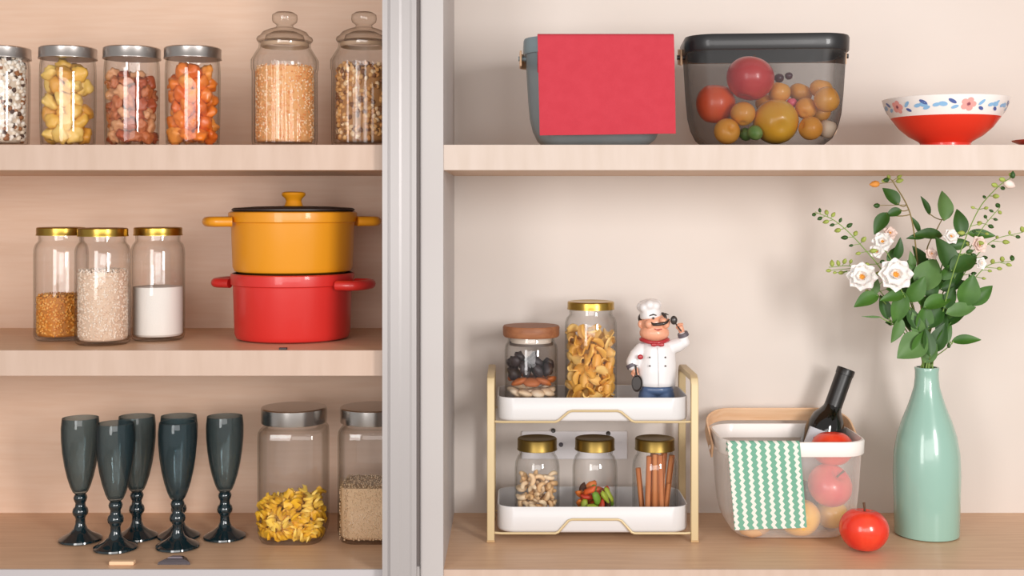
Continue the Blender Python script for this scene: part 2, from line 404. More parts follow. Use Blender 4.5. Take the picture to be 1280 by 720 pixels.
# --- middle shelf: three gold-lidded jars
RM, HM = .0442, .180
GG = 'gold lidded jars on the pot shelf'
def midpos(px, yc): return (X(px, yc), yc, ZM+.0002)
g1 = jar('storage_jar', 'gold lidded jar one third full of orange corn, half behind the rice jar', midpos(76.5, .157), tall_prof(RM, HM), .0405, HM-.004, HM+.010, M['gold'], GG)
g2 = dup(g1, midpos(128.5, .090), 'gold lidded jar of pinkish rice standing in front of the corn jar')
g3 = dup(g1, midpos(197.5, .155), 'gold lidded jar half full of white powder, nearest the pots')
Ri = RM-.0032
grains('corn_kernels', 'orange corn kernels at the bottom of the gold lidded jar', 'dry food', (g1.location[0], .157, ZM+.007), Ri, .066, (.0042, .0036, .003), 1300,
       [piece_mat('corn_a', '#e39a3a', .5), piece_mat('corn_b', '#d98728', .5), piece_mat('corn_c', '#eeb25e', .5)], piece_mat('corn_core', '#c67c2a', .7), 8)
grains('brown_rice', 'pinkish short rice filling most of the gold lidded jar', 'dry food', (g2.location[0], .090, ZM+.007), Ri, .111, (.0042, .0022, .0022), 2600,
       [piece_mat('rice_a', '#ecd5c0', .6), piece_mat('rice_b', '#e3c5ac', .6), piece_mat('rice_c', '#f2e2d2', .6)], piece_mat('rice_core', '#dcc0a8', .7), 9)
o = G().lathe([(0, .0005), (Ri-.004, .0005), (Ri-.0006, .004), (Ri-.0006, .083), (Ri*.6, .0845), (0, .084)], 48).obj('white_powder', principled('white_flour', '#efe9e2', .85, bump=.15, bscale=400), None, (g3.location[0], .155, ZM+.007))
tag(o, 'fine white powder filling half of the gold lidded jar by the pots', 'dry food', None, 'stuff')

# ------------------------------------------------------------------ casserole pots
M['yellow'] = principled('yellow_enamel', '#dd9114', .4, coat=.3)
M['red'] = principled('red_enamel', '#cd2a25', .4, coat=.3)
M['pot_dark'] = principled('dark_pot_rim', '#2c1d1a', .5)
def pot(name, label, loc, rz, mat, R, H):
    t = thing(name, label, 'pot', loc, rz, 'stacked enamel pots')
    g = G(); Ri_ = R-.005
    g.lathe([(0, 0), (R*.86, 0), (R*.93, .003), (R*.96, .010), (R*.985, H*.80), (R*.99, H*.82), (R*1.02, H*.835), (R*1.03, H*.94), (R*1.025, H*.985), (R*1.0, H)], 72, 0)
    g.obj('body', mat, t)
    G().lathe([(R*1.0, H), (R*.975, H+.0005), (R*.965, H-.002), (R*.94, .012), (R*.85, .006), (0, .006)], 72).obj('inner_lining', M['pot_dark'], t)
    for s in (-1, 1):
        path = []
        for k in range(15):
            a = -PI/2+PI*k/14
            path.append((s*(R*1.0+.010+.027*max(math.cos(a), 0)**.5) if 0 < k < 14 else s*R*.99, .036*math.sin(a), H*.84))
        gh = G(); sc = Matrix.Translation((0, 0, H*.84)) @ Matrix.Diagonal((1, 1, .95, 1)) @ Matrix.Translation((0, 0, -H*.84))
        gh.tube(path, .0088, 12, 0, sc); gh.obj('handle', mat, t)
    return t
ypot = .176
R1, H1 = .1015, .112
red = pot('casserole_pot', 'red enamel casserole pot with loop handles under the yellow pot', (X(366, ypot), ypot, ZM+.0002), -.32, M['red'], R1, H1)
zy = ZM+H1-.0035
yel = pot('casserole_pot', 'yellow enamel casserole pot with lid stacked on the red pot', (X(366.5, ypot), ypot, ZM+.0002+H1+.001), .30, M['yellow'], .1055, .103)
lid_ = thing('pot_lid', 'dark pot lid with flared yellow knob on the yellow pot', 'lid', (X(367, ypot), ypot, yel.location[2]+.1035))
G().lathe([(0, 0), (.100, 0), (.1035, .0015), (.1035, .004), (.100, .006), (.06, .0085), (0, .0095)], 72).obj('lid_plate', M['pot_dark'], lid_)
G().lathe([(0, .008), (.0165, .0085), (.0150, .012), (.0130, .018), (.0145, .022), (.0195, .0265), (.0205, .029), (.0195, .032), (.015, .0335), (0, .034)], 36).obj('knob', M['yellow'], lid_)
# small dark fixings lying on the shelves
tag(G().box(-.006, .006, -.004, .004, 0, .003).obj('shelf_clip', M['pot_dark'], None, (X(354, .012), .012, ZM+.0001)), 'tiny dark clip on the shelf before the red pot', 'clip')
sc_ = thing('metal_bracket', 'small dark metal bracket lying before the goblets', 'bracket', (X(220, .037), .037, ZB+.0002))
g = G(); ring = [(-.026, -.012), (.026, -.012), (.015, .012), (-.015, .012)]
g.loft([[(x, y, 0) for x, y in ring], [(x*.95, y*.95, .004) for x, y in ring], [(x*.6, y*.8, .008) for x, y in ring]], cap0=True, cap1=True)
g.obj('bracket_plate', principled('dark_steel', '#352b30', .35, metal=.3), sc_, smooth=False)
g = G(); g.loft([[(x*.5, y*.5, .0082) for x, y in ring], [(x*.4, y*.4, .010) for x, y in ring]], cap0=True, cap1=True); g.obj('bracket_cover', principled('grey_cover', '#837880', .4), sc_, smooth=False)
wp = G().box(-.0195, .0195, -.006, .006, 0, .006); o = wp.obj('wooden_block', principled('pale_block', '#f0c9a2', .5), None, (X(153, .027), .027, ZB+.0002), smooth=False); bevel(o, .001); tag(o, 'small pale wooden block lying before the goblets', 'block')

# ------------------------------------------------------------------ goblets
def goblet(label, loc):
    t = thing('goblet', label, 'goblet', loc, 0, 'dark glass goblets')
    H = .2085; prof = [(.0085, .079), (.0125, .083), (.0165, .092), (.0215, .108), (.026, .128), (.0293, .150), (.0312, .172), (.0315, .192), (.0302, .2045), (.0298, H)]
    inn = [(r-.0016, z+.0015) for r, z in prof[1:-1]]+[(prof[-1][0]-.0012, H)]
    G().lathe([(0, .0785)]+prof+inn[::-1]+[(0, .0835)], 48).obj('bowl', M['teal_glass'], t)
    G().lathe([(0, 0), (.034, 0), (.0362, .0016), (.0355, .0045), (.029, .0085), (.019, .0135), (.0115, .020), (.0085, .028), (.0078, .037), (.0095, .0415), (.0125, .045), (.0132, .0495), (.0120, .0545), (.0088, .058), (.0082, .064), (.0105, .069), (.0115, .073), (.0100, .077), (.0085, .0788), (0, .0788)], 40).obj('stem_foot', M['teal_stem'], t)
    return t
gob = None
for px, fy, lab in ((100.5, 683, 'dark teal goblet at the end of the group, farthest from the square jars'), (144.5, 694, 'dark teal goblet standing in front, with the wooden block before its foot'),
                    (171, 679.5, 'dark teal goblet just behind and overlapped by the front goblet near the wooden block'), (223.5, 677.5, 'dark teal goblet hidden directly behind the one with the bracket'),
                    (222, 692, 'dark teal goblet standing in front, with the dark bracket before its foot'), (281, 679.5, 'dark teal goblet standing alone nearest the square pasta jar')):
    y = 452*CAM_D/(fy-260)-CAM_D+.036
    if px == 223.5: y = .185
    loc = (X(px, y), y, ZB+.0002)
    gob = goblet(lab, loc) if gob is None else dup(gob, loc, lab) and gob

# ------------------------------------------------------------------ square jars
def square_jar(px, yc, label):
    t = thing('square_jar', label, 'jar', (X(px, yc), yc, ZB+.0002), 0, 'steel lidded square jars')
    a = .0560
    lv = [(.84, .0), (.90, .002), (.96, .010), (1, .022), (1, .176), (.985, .186), (.93, .1915)]
    outer = [[(x, y, z) for x, y in rrect(a*k, a*k, .026*k, 5)] for k, z in lv]
    nr = len(outer[0])
    def circ(r, z): return [(r*math.cos(2*PI*(k+.0)/nr+.13), r*math.sin(2*PI*k/nr+.13), z) for k in range(nr)]
    def circ2(r, z, like): return [(r*p[0]/math.hypot(p[0], p[1]), r*p[1]/math.hypot(p[0], p[1]), z) for p in like]
    outer += [circ2(.0500, .194, outer[-1]), circ2(.0495, .206, outer[-1])]
    inner = [circ2(.0475, .206, outer[-1]), circ2(.0475, .192, outer[-1])]
    inner += [[(x, y, max(z, .006)) for x, y in rrect(a*k-.0025, a*k-.0025, .026*k-.0025, 5)] for k, z in lv[::-1][1:]]
    G().loft(outer+inner, cap0=True, cap1=True).obj('glass_body', M['glass'], t)
    G().lathe([(0, .198), (.054, .198), (.0555, .1985), (.0558, .2005), (.0558, .2225), (.0545, .2245), (0, .2245)], 56).obj('lid', M['steel'], t, angle=30)
    return t
ysq = .182
square_jar(367.5, ysq, 'square glass jar with steel lid holding yellow pasta, next to the goblets')
square_jar(466, ysq+.004, 'square glass jar with steel lid holding beige grain, partly behind the frame')
def twist(r, mat):
    g = G(); rings = []; L = 9
    for i in range(L+1):
        z = (i/L-.5)*2*r*1.15; a = i/L*2.2*PI; hw, ht = r*.62, r*.40
        rings.append([(hw*sx*math.cos(a)-ht*sy*math.sin(a), hw*sx*math.sin(a)+ht*sy*math.cos(a), z) for sx, sy in ((-1, -1), (0, -.7), (1, -1), (1, 1), (0, .7), (-1, 1))])
    return g.loft(rings, cap0=True, cap1=True).mesh('pasta', mat, angle=50)
pm = [piece_mat('pasta_yellow', '#f0bc34', .45), piece_mat('pasta_yellow_b', '#e8b12a', .45), piece_mat('pasta_yellow_c', '#f4cb58', .45)]
rp = .0088
pts = pack(168, rp, .0525, 51, square=True)
sqk = lambda p: p[1] < -.004 and abs(p[0])+abs(p[1]) < .0525*2-.020
scatter('pasta_twist', 'short yellow pasta twist in the square steel lidded jar', 'pasta', 'yellow pasta twists', [twist(rp*1.12, m_) for m_ in pm for _ in range(1)], pts, (X(367.5, ysq), ysq, ZB+.0075), sqk, scale=(1.15, 1.3), seed=4)
grains('beige_grain', 'beige fine grain filling the square jar beside the silver frame', 'dry food', (X(466, ysq+.004), ysq+.004, ZB+.0068), .020, .088, (.0026, .0018, .0018), 2400,
       [piece_mat('bg_a', '#dfbf9a', .7), piece_mat('bg_b', '#d6b48c', .7), piece_mat('bg_c', '#e2c6a2', .7)], piece_mat('bg_core', '#dab892', .8), 12, square=.0525)

# ------------------------------------------------------------------ baskets
BP = [(0, .176), (.002, .152), (.006, .085), (.009, .052), (.014, .031), (.022, .014), (.034, .004), (.048, .0005)]
def inset(z):
    for (i1, z1), (i0, z0) in zip(BP, BP[1:]):
        if z >= z0: return i0+(i1-i0)*(z-z0)/(z1-z0)
    return .05
def basket(name, label, loc, rz, a, b, screen, solid, handle_tilt, woodm, sh=1.0, hspan=.007):
    t = thing(name, label, 'basket', loc, rz)
    rc = .045
    rings = [[(x, y, z*sh) for x, y in rrect(a-i_, b-i_, max(rc-i_*.55, .012), 7)] for i_, z in BP[::-1]]
    g = G(); g.loft(rings); g.obj('mesh_wall', screen, t)
    # solid bottom and rim
    r0 = rings[0]; G().loft([[(p[0], p[1], p[2]) for p in r0], [(p[0], p[1], p[2]+.0012) for p in r0]], cap0=True, cap1=True).obj('base_plate', solid, t)
    def rr(i_, z): return [(x, y, z*sh) for x, y in rrect(a-i_, b-i_, rc-i_*.5, 9)]
    G().loft([rr(.0032, .153), rr(-.0012, .153), rr(-.0022, .1545), rr(-.0028, .175), rr(-.0015, .178), rr(.0015, .1785), rr(.0026, .176), rr(.0032, .153)]).obj('rim', solid, t, angle=50)
    # bent wood handle hinged on both short sides
    hw = a+hspan; arm = .100; cr_ = .045; path = []
    path.append((-hw, -.012)); path.append((-hw, 0))
    for k in range(9):
        q = PI-PI/2*k/8; path.append((-hw+cr_+cr_*math.cos(q), arm-cr_+cr_*math.sin(q)))
    for k in range(9):
        q = PI/2-PI/2*k/8; path.append((hw-cr_+cr_*math.cos(q), arm-cr_+cr_*math.sin(q)))
    path += [(hw, 0), (hw, -.012)]
    c, s_ = math.cos(handle_tilt), math.sin(handle_tilt); pz = .152*sh
    P = [(x, u*c, pz+u*s_) for x, u in path]
    h = G().tube(P, .01, flat=(.026, .0035, (0, -s_, c))).obj('handle', woodm, t, angle=30); bevel(h, .0008)
    for sx in (-1, 1):
        Mx = Matrix.Translation((sx*(a-.002), 0, pz)) @ Matrix.Rotation(PI/2, 4, 'Y')
        G().lathe([(0, -.002 if sx > 0 else -.013), (.004, -.002 if sx > 0 else -.013), (.004, .013 if sx > 0 else .002), (0, .013 if sx > 0 else .002)], 16, 0, Mx).obj('hinge_pin', solid, h)
    return t
M['handle_wood'] = wood('bent_ash', '#e2b68e', '#eac4a0', 'X', rough=.5)
M['grey_mesh'] = mesh_screen('grey_blue_mesh', '#7f8d92', .62); M['grey_steel'] = principled('grey_blue_steel', '#7f8f95', .4, coat=.2)
M['black_mesh'] = mesh_screen('black_mesh', '#1c1a1a', .36); M['black_steel'] = principled('black_steel', '#1b1a1c', .38, coat=.2)
M['white_mesh'] = mesh_screen('white_mesh', '#efe7e0', .26); M['white_steel'] = principled('white_steel', '#efe8e3', .4, coat=.2)
yf = .055; B1 = .090
b1 = (X(749, yf), yf+B1, ZU+.0003)
basket('wire_basket', 'grey blue mesh basket with folded wooden handle, under the pink cloth', b1, 0, .1185, B1, M['grey_mesh'], M['grey_steel'], math.radians(3), M['handle_wood'])
yf2 = .028; B2 = .090
b2 = (X(967.5, yf2), yf2+B2, ZU+.0003)
basket('wire_basket', 'black mesh basket of fruit on the upper shelf', b2, -.07, .1295, B2, M['black_mesh'], M['black_steel'], math.radians(8), M['handle_wood'], 1.0, .0045)
yf3 = .133; B3 = .088
SH3 = .968
b3 = (X(996, yf3), yf3+B3, ZB+.0003)
basket('wire_basket', 'white mesh basket with raised wooden handle holding a bottle and fruit', b3, 0, .1215, B3, M['white_mesh'], M['white_steel'], math.radians(25), M['handle_wood'], SH3)

# towels hanging over the front rims
def towel(name, label, mat, bc, b, x0, x1, z_low, z_in, skew=0, sag=.0, wob=.0012, sh=1.0):
    """cloth folded over the front rim of a basket; x0..x1 world at the rim, z_low: hem height above the shelf"""
    prof = []
    zt = .1785*sh+.0022
    yo = lambda z: -(b-inset(z))-.0050
    n = 22
    prof.append((-(b-.0095), z_in)); prof.append((-(b-.0085), zt-.0157)); prof.append((-(b-.0065), zt-.0016)); prof.append((-(b-.0030), zt)); prof.append((-b+.0005, zt+.0003)); prof.append((-b-.0042, zt-.0015)); prof.append((-b-.0060, zt-.005))
    for k in range(1, n+1):
        z = zt-.005+(z_low-(zt-.005))*k/n; prof.append((min(yo(z), -b-.0060) if z > .15 else -b-.0060+.0035*(1-z/.15) , z))
    rg = random.Random(5); m = 26; t = .0018
    def row(u, off):
        out = []
        for i, (y, z) in enumerate(prof):
            s_ = max(0, (i-6))/n
            x = x0+(x1-x0)*u+skew*s_
            yy = y-wob*s_*math.sin(u*9+1)*s_-wob*.5*s_*math.sin(u*23)
            zz = z+sag*s_*(u-.5)
            # offset along the outside normal
            a = prof[max(i-1, 0)]; c = prof[min(i+1, len(prof)-1)]; dy, dz = c[0]-a[0], c[1]-a[1]; L = math.hypot(dy, dz)
            out.append((x, yy+off*dz/L, zz-off*dy/L))
        return out
    A = [row(k/m, 0) for k in range(m+1)]; Bq = [row(k/m, -t) for k in range(m+1)]
    ringz = [A[k]+Bq[k][::-1] for k in range(m+1)]
    g = G(); g.loft(ringz, cap0=True, cap1=True)
    o = g.obj(name, mat, None, (0, bc[1], bc[2]), angle=60)
    return tag(o, label, 'towel')
m_pink = principled('pink_linen', '#ba3945', .85, var='#bd3c48', scale=60, bump=.25, bscale=500, spec=.2)
towel('cloth_towel', 'plain pink red cloth hanging over the front of the grey basket', m_pink, b1, B1, X(672, yf-.006), X(842.5, yf-.006), Z(168, yf-.01)-ZU, .12, skew=.0035, sag=.003)
# zigzag towel
mz, nt, out = new_mat('green_zigzag_cotton')
p = N(nt, 'ShaderNodeBsdfPrincipled'); p.inputs['Roughness'].default_value = .9; p.inputs['Specular IOR Level'].default_value = .15; nt.links.new(p.outputs[0], out.inputs[0])
tc = N(nt, 'ShaderNodeTexCoord'); sx = N(nt, 'ShaderNodeSeparateXYZ'); nt.links.new(tc.outputs['Object'], sx.inputs[0])
def mth(op, a, b=None, clamp=False):
    n = N(nt, 'ShaderNodeMath', operation=op); n.use_clamp = clamp
    for i, q in enumerate((a, b)):
        if q is None: continue
        if isinstance(q, (int, float)): n.inputs[i].default_value = q
        else: nt.links.new(q, n.inputs[i])
    return n.outputs[0]
zz = mth('PINGPONG', sx.outputs['Z'], .0050)
xs = mth('ADD', sx.outputs['X'], mth('MULTIPLY', sx.outputs['Z'], .09))
st_ = mth('FRACT', mth('DIVIDE', mth('ADD', xs, mth('MULTIPLY', zz, .75)), .0157))
sel = mth('GREATER_THAN', st_, .42)
mxx = N(nt, 'ShaderNodeMix', data_type='RGBA'); mxx.inputs['A'].default_value = lin('#e2dfd6'); mxx.inputs['B'].default_value = lin('#74a891')
nt.links.new(sel, mxx.inputs['Factor']); nt.links.new(mxx.outputs['Result'], p.inputs['Base Color'])
towel('dish_towel', 'green and white zigzag dish towel hanging over the white basket', mz, b3, B3, X(909.5, yf3-.006), X(1000, yf3-.006), Z(663, yf3-.012)-ZB, .155, skew=.0125, sag=.004, sh=SH3)

# ------------------------------------------------------------------ fruit
def apple_prof(R, squash=.9):
    pts = []
    for i in range(25):
        a = -PI/2+PI*i/24
        r = R*math.cos(a)*(1+.05*math.sin(a)); z = R*squash*math.sin(a)
        d = math.exp(-(r/(R*.28))**2)
        z += -R*.26*d if a > 0 else R*.15*d
        pts.append((max(r, 0) if 0 < i < 24 else 0, z))
    return pts
def fruit_mat(name, c1, c2, scale=14, rough=.3, stretch=(1, 1, .25), coat=.25):
    return principled(name, c1, rough, var=c2, scale=scale, stretch=stretch, coat=coat, detail=4)
FM = dict(red=fruit_mat('apple_red', '#c8202a', '#d83a3c', 30), tom=fruit_mat('apple_orange_red', '#da2a18', '#e8482a', 40), blush=fruit_mat('apple_blush', '#d23a40', '#dd5a50', 40),
          yellow=fruit_mat('yellow_skin', '#e6a21c', '#edb332', 25), lemon=fruit_mat('lemon_yellow', '#f2bb45', '#f5c95f', 25), apricot=fruit_mat('apricot_skin', '#e8982e', '#eda846', 22, .5),
          orange=fruit_mat('deep_orange_skin', '#e0480f', '#e85a18', 25, .4))
M['stalk'] = principled('brown_stalk', '#5a3a22', .7); M['calyx'] = principled('calyx', '#a8702e', .7)
def apple(name, label, c, R, fm, cat='apple', group=None, tilt=(0, 0), squash=.9, stalk=True):
    t = thing(name, label, cat, c, 0, group); t.rotation_euler = (tilt[0], tilt[1], rnd.uniform(0, 6))
    t.rotation_mode = 'XYZ'
    G().lathe(apple_prof(R, squash), 40).obj('skin', fm, t)
    if stalk:
        G().tube([(0, 0, R*.62), (R*.03, 0, R*.85), (R*.10, 0, R*1.08)], [R*.045, R*.04, R*.055], 8).obj('stalk', M['stalk'], t)
    return t
def rest(py_z): return py_z
ya = .100; Ra = .0402
apple('apple', 'orange red apple alone on the shelf before the white basket', (X(1080, ya), ya, ZB+Ra*.885), Ra, fruit_mat('apple_bright', '#d8241a', '#e8452a', 30, .22), tilt=(.10, .05))
# in the white basket
zb = b3[2]+.002
apple('lemon', 'large yellow fruit at the bottom of the white basket, part covered by the towel', (X(999, .183), .183, zb+.0322), .0356, FM['lemon'], 'fruit', squash=.9, stalk=False)
apple('lemon', 'pale yellow fruit low in the white basket just behind the lone apple', (X(1038, .235), .232, zb+.0262), .0290, FM['lemon'], 'fruit', squash=.9, stalk=False)
apple('apple', 'blush red apple in the middle of the white basket', (X(1037, .184), .184, Z(607, .184)), .0382, FM['blush'], tilt=(.75, .1))
apple('tomato', 'orange red tomato on top of the white basket, in front of the bottle', (X(1040, .198), .196, ZB+.150), .0362, FM['tom'], 'tomato', tilt=(.1, 0), squash=.85, stalk=False)
# lime-green small and pale item under the towel
o = link('potato', blob(77, piece_mat('potato_skin', '#d8b088', .7), .030, .022, .018, .15), None, (X(942, .17), .172, zb+.0205)); tag(o, 'tan potato at the bottom of the white basket under the towel', 'potato')
# in the black basket
def bb(px, py, y): return [X(px, y), y, Z(py, y)]
fr = [  # name, label, px, py, y, R, kind
    ('apple', 'large red apple at the top of the black basket', 934, 101, .098, .0395, 'red', (.35, 0), .92),
    ('persimmon', 'deep orange fruit at the end of the black basket, beside the large red apple', 899, 127, .118, .0330, 'orange', (.2, 0), 1.05),
    ('mango', 'big yellow fruit in the middle of the black basket', 973, 151, .088, .0375, 'yellow', (1.2, .5), .97),
    ('apricot', 'small orange apricot low in the basket corner under the deep orange fruit', 910, 163, .075, .0215, 'apricot', (1.3, .2), .95),
    ('apricot', 'small orange apricot just below the large red apple', 929, 144, .085, .0205, 'apricot', (.5, .2), .95),
    ('apricot', 'small orange apricot above the big yellow fruit', 975, 114, .120, .0185, 'apricot', (.2, .2), .95),
    ('apricot', 'flat golden apricot at the back of the black basket, above the pink berry', 1003, 116, .140, .0200, 'apricot', (.2, .4), .8),
    ('apricot', 'small orange apricot in the middle of the column beside the big yellow fruit', 1011, 133, .090, .0180, 'apricot', (.9, .2), .98),
    ('apricot', 'small orange apricot on the basket floor beside the big yellow fruit', 1015, 160, .072, .0195, 'apricot', (1.3, .4), 1.0),
    ('apricot', 'golden apricot high at the far end of the black basket', 1042, 127, .085, .0210, 'apricot', (1.1, .7), 1.0),
    ('apricot', 'dark orange apricot at the back behind the golden apricot', 1031, 112, .125, .0190, 'apricot', (.2, 0), .85),
    ('apricot', 'apricot at the back between the large red apple and the big yellow fruit', 957, 129, .140, .0165, 'apricot', (.2, 0), .95),
    ('apricot', 'apricot at the back below the golden apricot', 1030, 140, .130, .0175, 'apricot', (.5, .3), .95),
    ('lime', 'small green lime on the basket floor beside the apricot', 932, 168, .095, .0105, 'lime', (0, 1), 1.1),
    ('lime', 'small pale green lime on the basket floor near the big yellow fruit', 944, 166, .072, .0120, 'lime', (0, 1), 1.1),
    ('garlic_bulb', 'pale garlic bulb in the lower corner of the black basket', 1040, 161, .085, .0160, 'garlic', (0, .3), 1.0),
    ('berry', 'small pink berry between the apricots in the black basket', 991, 128, .110, .0085, 'pink', (0, 0), 1),
    ('grape', 'dark purple grape at the top of the black basket, next to the large apple', 975, 101, .120, .0080, 'plum', (0, 0), 1),
    ('grape', 'small dark red grape above the apricots in the black basket', 986, 95, .122, .0065, 'plum', (0, 0), 1)]
FM['lime'] = principled('lime_green', '#5f8a3a', .5, var='#86a35c', scale=40); FM['garlic'] = principled('garlic_skin', '#d2b79c', .6, var='#e0cbb4', scale=30, stretch=(1, 1, .2))
FM['pink'] = principled('pink_berry', '#e8657f', .4); FM['plum'] = principled('plum_skin', '#4a1a2c', .3)
P_ = np.array([bb(f[2], f[3], f[4]) for f in fr]); R_ = np.array([f[5] for f in fr])
for _ in range(120):                                   # keep every fruit clear of the others and of the basket walls
    for i in range(len(fr)):
        for j in range(i):
            d = P_[i]-P_[j]; q = np.linalg.norm(d); o_ = R_[i]+R_[j]-q
            if o_ > 0:
                wv = d/q*np.array([.35, 1.0, .35]); wv[1] += .25*(1 if d[1] >= 0 else -1); wv /= np.linalg.norm(wv)
                P_[i] += wv*o_*.25; P_[j] -= wv*o_*.25
    P_[:, 0] = np.clip(P_[:, 0], b2[0]-.1295+.0125+R_, b2[0]+.1295-.0125-R_)
    P_[:, 1] = np.clip(P_[:, 1], yf2+.027+R_, yf2+2*B2-.02-R_)
    P_[:, 2] = np.maximum(P_[:, 2], b2[2]+.003+R_)
for k, f in enumerate(fr):
    apple(f[0], f[1], tuple(P_[k]), f[5]*.99, FM[f[6]], f[0].split('_')[0], 'apricots in the black basket' if f[0] == 'apricot' else None, f[7], f[8], stalk=f[0] in ('apple', 'mango'))

# ------------------------------------------------------------------ wine bottle
yb = .271
top = Vector((X(1058, yb), yb, Z(461, yb))); ang = math.radians(21)
wb_ = thing('wine_bottle', 'dark wine bottle leaning in the white basket with pale label', 'bottle', (0, 0, 0))
ax = Vector((math.sin(ang), 0, math.cos(ang))); Lb = .270
ax = (ax+Vector((0, .07, 0))).normalized()
wb_.location = top-ax*Lb; wb_.rotation_euler = Vector((0, 0, 1)).rotation_difference(ax).to_euler()
G().lathe([(0, .004), (.024, 0), (.0315, .001), (.0335, .005), (.0335, .150), (.0325, .163), (.028, .178), (.0205, .188), (.0165, .195), (.0150, .203), (.0140, .255), (0, .255)], 48).obj('glass_body', principled('black_bottle_glass', '#0d0a08', .08, coat=.5), wb_)
G().lathe([(.0158, .196), (.0153, .204), (.0152, .258), (.0160, .2585), (.0162, .268), (.0155, .270), (0, .270)], 40).obj('capsule', principled('black_foil', '#1d1a19', .35), wb_)
g = G()
for k in range(2):
    pass
arc = [(-PI/2-1.15)+2.3*k/20 for k in range(21)]
g.loft([[(.0340*math.cos(a), .0340*math.sin(a), z) for a in arc] for z in (.060, .152)], closed=False)
lb = g.obj('label', principled('bottle_label', '#d5d8e0', .7), wb_)
so = lb.modifiers.new('thick', 'SOLIDIFY'); so.thickness = .0003
g = G()                                               # pink flower print on the label
for k in range(5):
    a0 = -PI/2-.42; q = k*2*PI/5
    pts = []
    for i in range(10):
        u = 2*PI*i/10; du = .006*math.cos(q)+.0042*math.cos(u); dz = .006*math.sin(q)+.0042*math.sin(u)
        a = a0+du/.0345; pts.append((.0345*math.cos(a), .0345*math.sin(a), .131+dz))
    g.add(pts, [tuple(range(10))])
g.obj('label_print', principled('label_pink', '#c8487c', .7), lb)

# ------------------------------------------------------------------ bowl
yw = .118
bw = thing('rice_bowl', 'red bowl with white flowered band on a low foot', 'bowl', (X(1181.5, yw), yw, ZU+.0002))
zr = .0895; RB = .1035
outer = [(0, .002), (.036, 0), (.0405, 0), (.0400, .009), (.0430, .0125), (.060, .022), (.076, .037), (.0885, .055), (.0890, .0558)]
band = [(.0890, .0558), (.0965, .070), (.1015, .083), (RB, zr)]
innr = [(RB, zr), (RB-.0018, zr+.0006), (RB-.004, zr-.003), (.0935, .068), (.084, .052), (.070, .037), (.052, .023), (.03, .0145), (0, .012)]
KB = .905
outer, band, innr = [[(r*.975 if r > .045 else r, z*KB) for r, z in p_] for p_ in (outer, band, innr)]; zr *= KB; RB *= .975
G().lathe(outer, 72).obj('bowl_body', principled('red_glaze', '#d9331f', .3, coat=.3), bw)
g = G(); g.lathe(band+innr[1:], 72, 0)
def motif(ang_, z, shapes):
    """petals painted on the band, raised by a glaze thickness"""
    for (u, v_, ru, rv, rot, mi) in shapes:
        pts = []
        for i in range(14):
            t_ = 2*PI*i/14; du = ru*math.cos(t_); dv = rv*math.sin(t_)
            uu = u+du*math.cos(rot)-dv*math.sin(rot); vv = v_+du*math.sin(rot)+dv*math.cos(rot)
            zz_ = z+vv
            for (r0, z0), (r1, z1) in zip(band, band[1:]):
                if z0 <= zz_ <= z1+1e-6: rr_ = r0+(r1-r0)*(zz_-z0)/(z1-z0); break
            else: rr_ = RB if zz_ > zr else band[0][0]
            a = ang_+uu/rr_; rr_ += .0006
            pts.append((rr_*math.cos(a), rr_*math.sin(a), zz_))
        g.add(pts, [tuple(range(14))], mi)
PK, CEN, NAVY, BLUE, YEL = 1, 2, 3, 4, 5
flower = [(.0075*math.cos(k*2*PI/5), .0062*math.sin(k*2*PI/5), .0052, .0045, 0, PK) for k in range(5)]+[(0, 0, .0032, .0032, 0, CEN)]
leafs = [(-.003, .005, .007, .0028, -.5, NAVY), (.001, -.004, .006, .0026, .3, BLUE)]
leafs2 = [(-.001, .003, .0065, .0027, .7, BLUE), (.0, -.006, .005, .0025, -.4, NAVY)]
wave = [(-.006, 0, .006, .003, .2, BLUE), (.004, .001, .007, .0038, -.1, BLUE)]
yfl = [(.0055*math.cos(k*2*PI/5), .005*math.sin(k*2*PI/5), .0042, .0038, 0, YEL) for k in range(5)]+[(0, 0, .0025, .0025, 0, CEN)]
zc = .0725*KB
for turn in range(5):
    b0 = -PI/2+turn*2*PI/5*1.0
    motif(b0+.03, zc, flower); motif(b0-.20, zc, leafs); motif(b0+.27, zc, leafs2); motif(b0-.42, zc, wave); motif(b0+.52, zc, yfl if turn % 2 else wave); motif(b0-.66, zc, leafs2 if turn != 0 else leafs)
def flat(n_, c): return principled(n_, c, .3, coat=.3)
g.obj('flowered_band', [flat('white_glaze', '#ece6e2'), flat('pink_petal', '#e8a09a'), flat('flower_eye', '#8a4a58'), flat('navy_leaf', '#4a5f9c'), flat('blue_leaf', '#86b4da'), flat('yellow_petal', '#e8c070')], bw)
# red dish at the edge of the frame
yd = .13
dsh = tag(G().lathe([(0, 0), (.045, 0), (.05, .003), (.0735, .0125), (.075, .0145), (.073, .0145), (.048, .006), (0, .004)], 56).obj('shallow_dish', principled('dish_red', '#b8382c', .35, coat=.2), None, (X(1269, yd)+.0745, yd, ZU+.0002)), 'small red dish at the edge of the frame past the flowered bowl', 'dish')

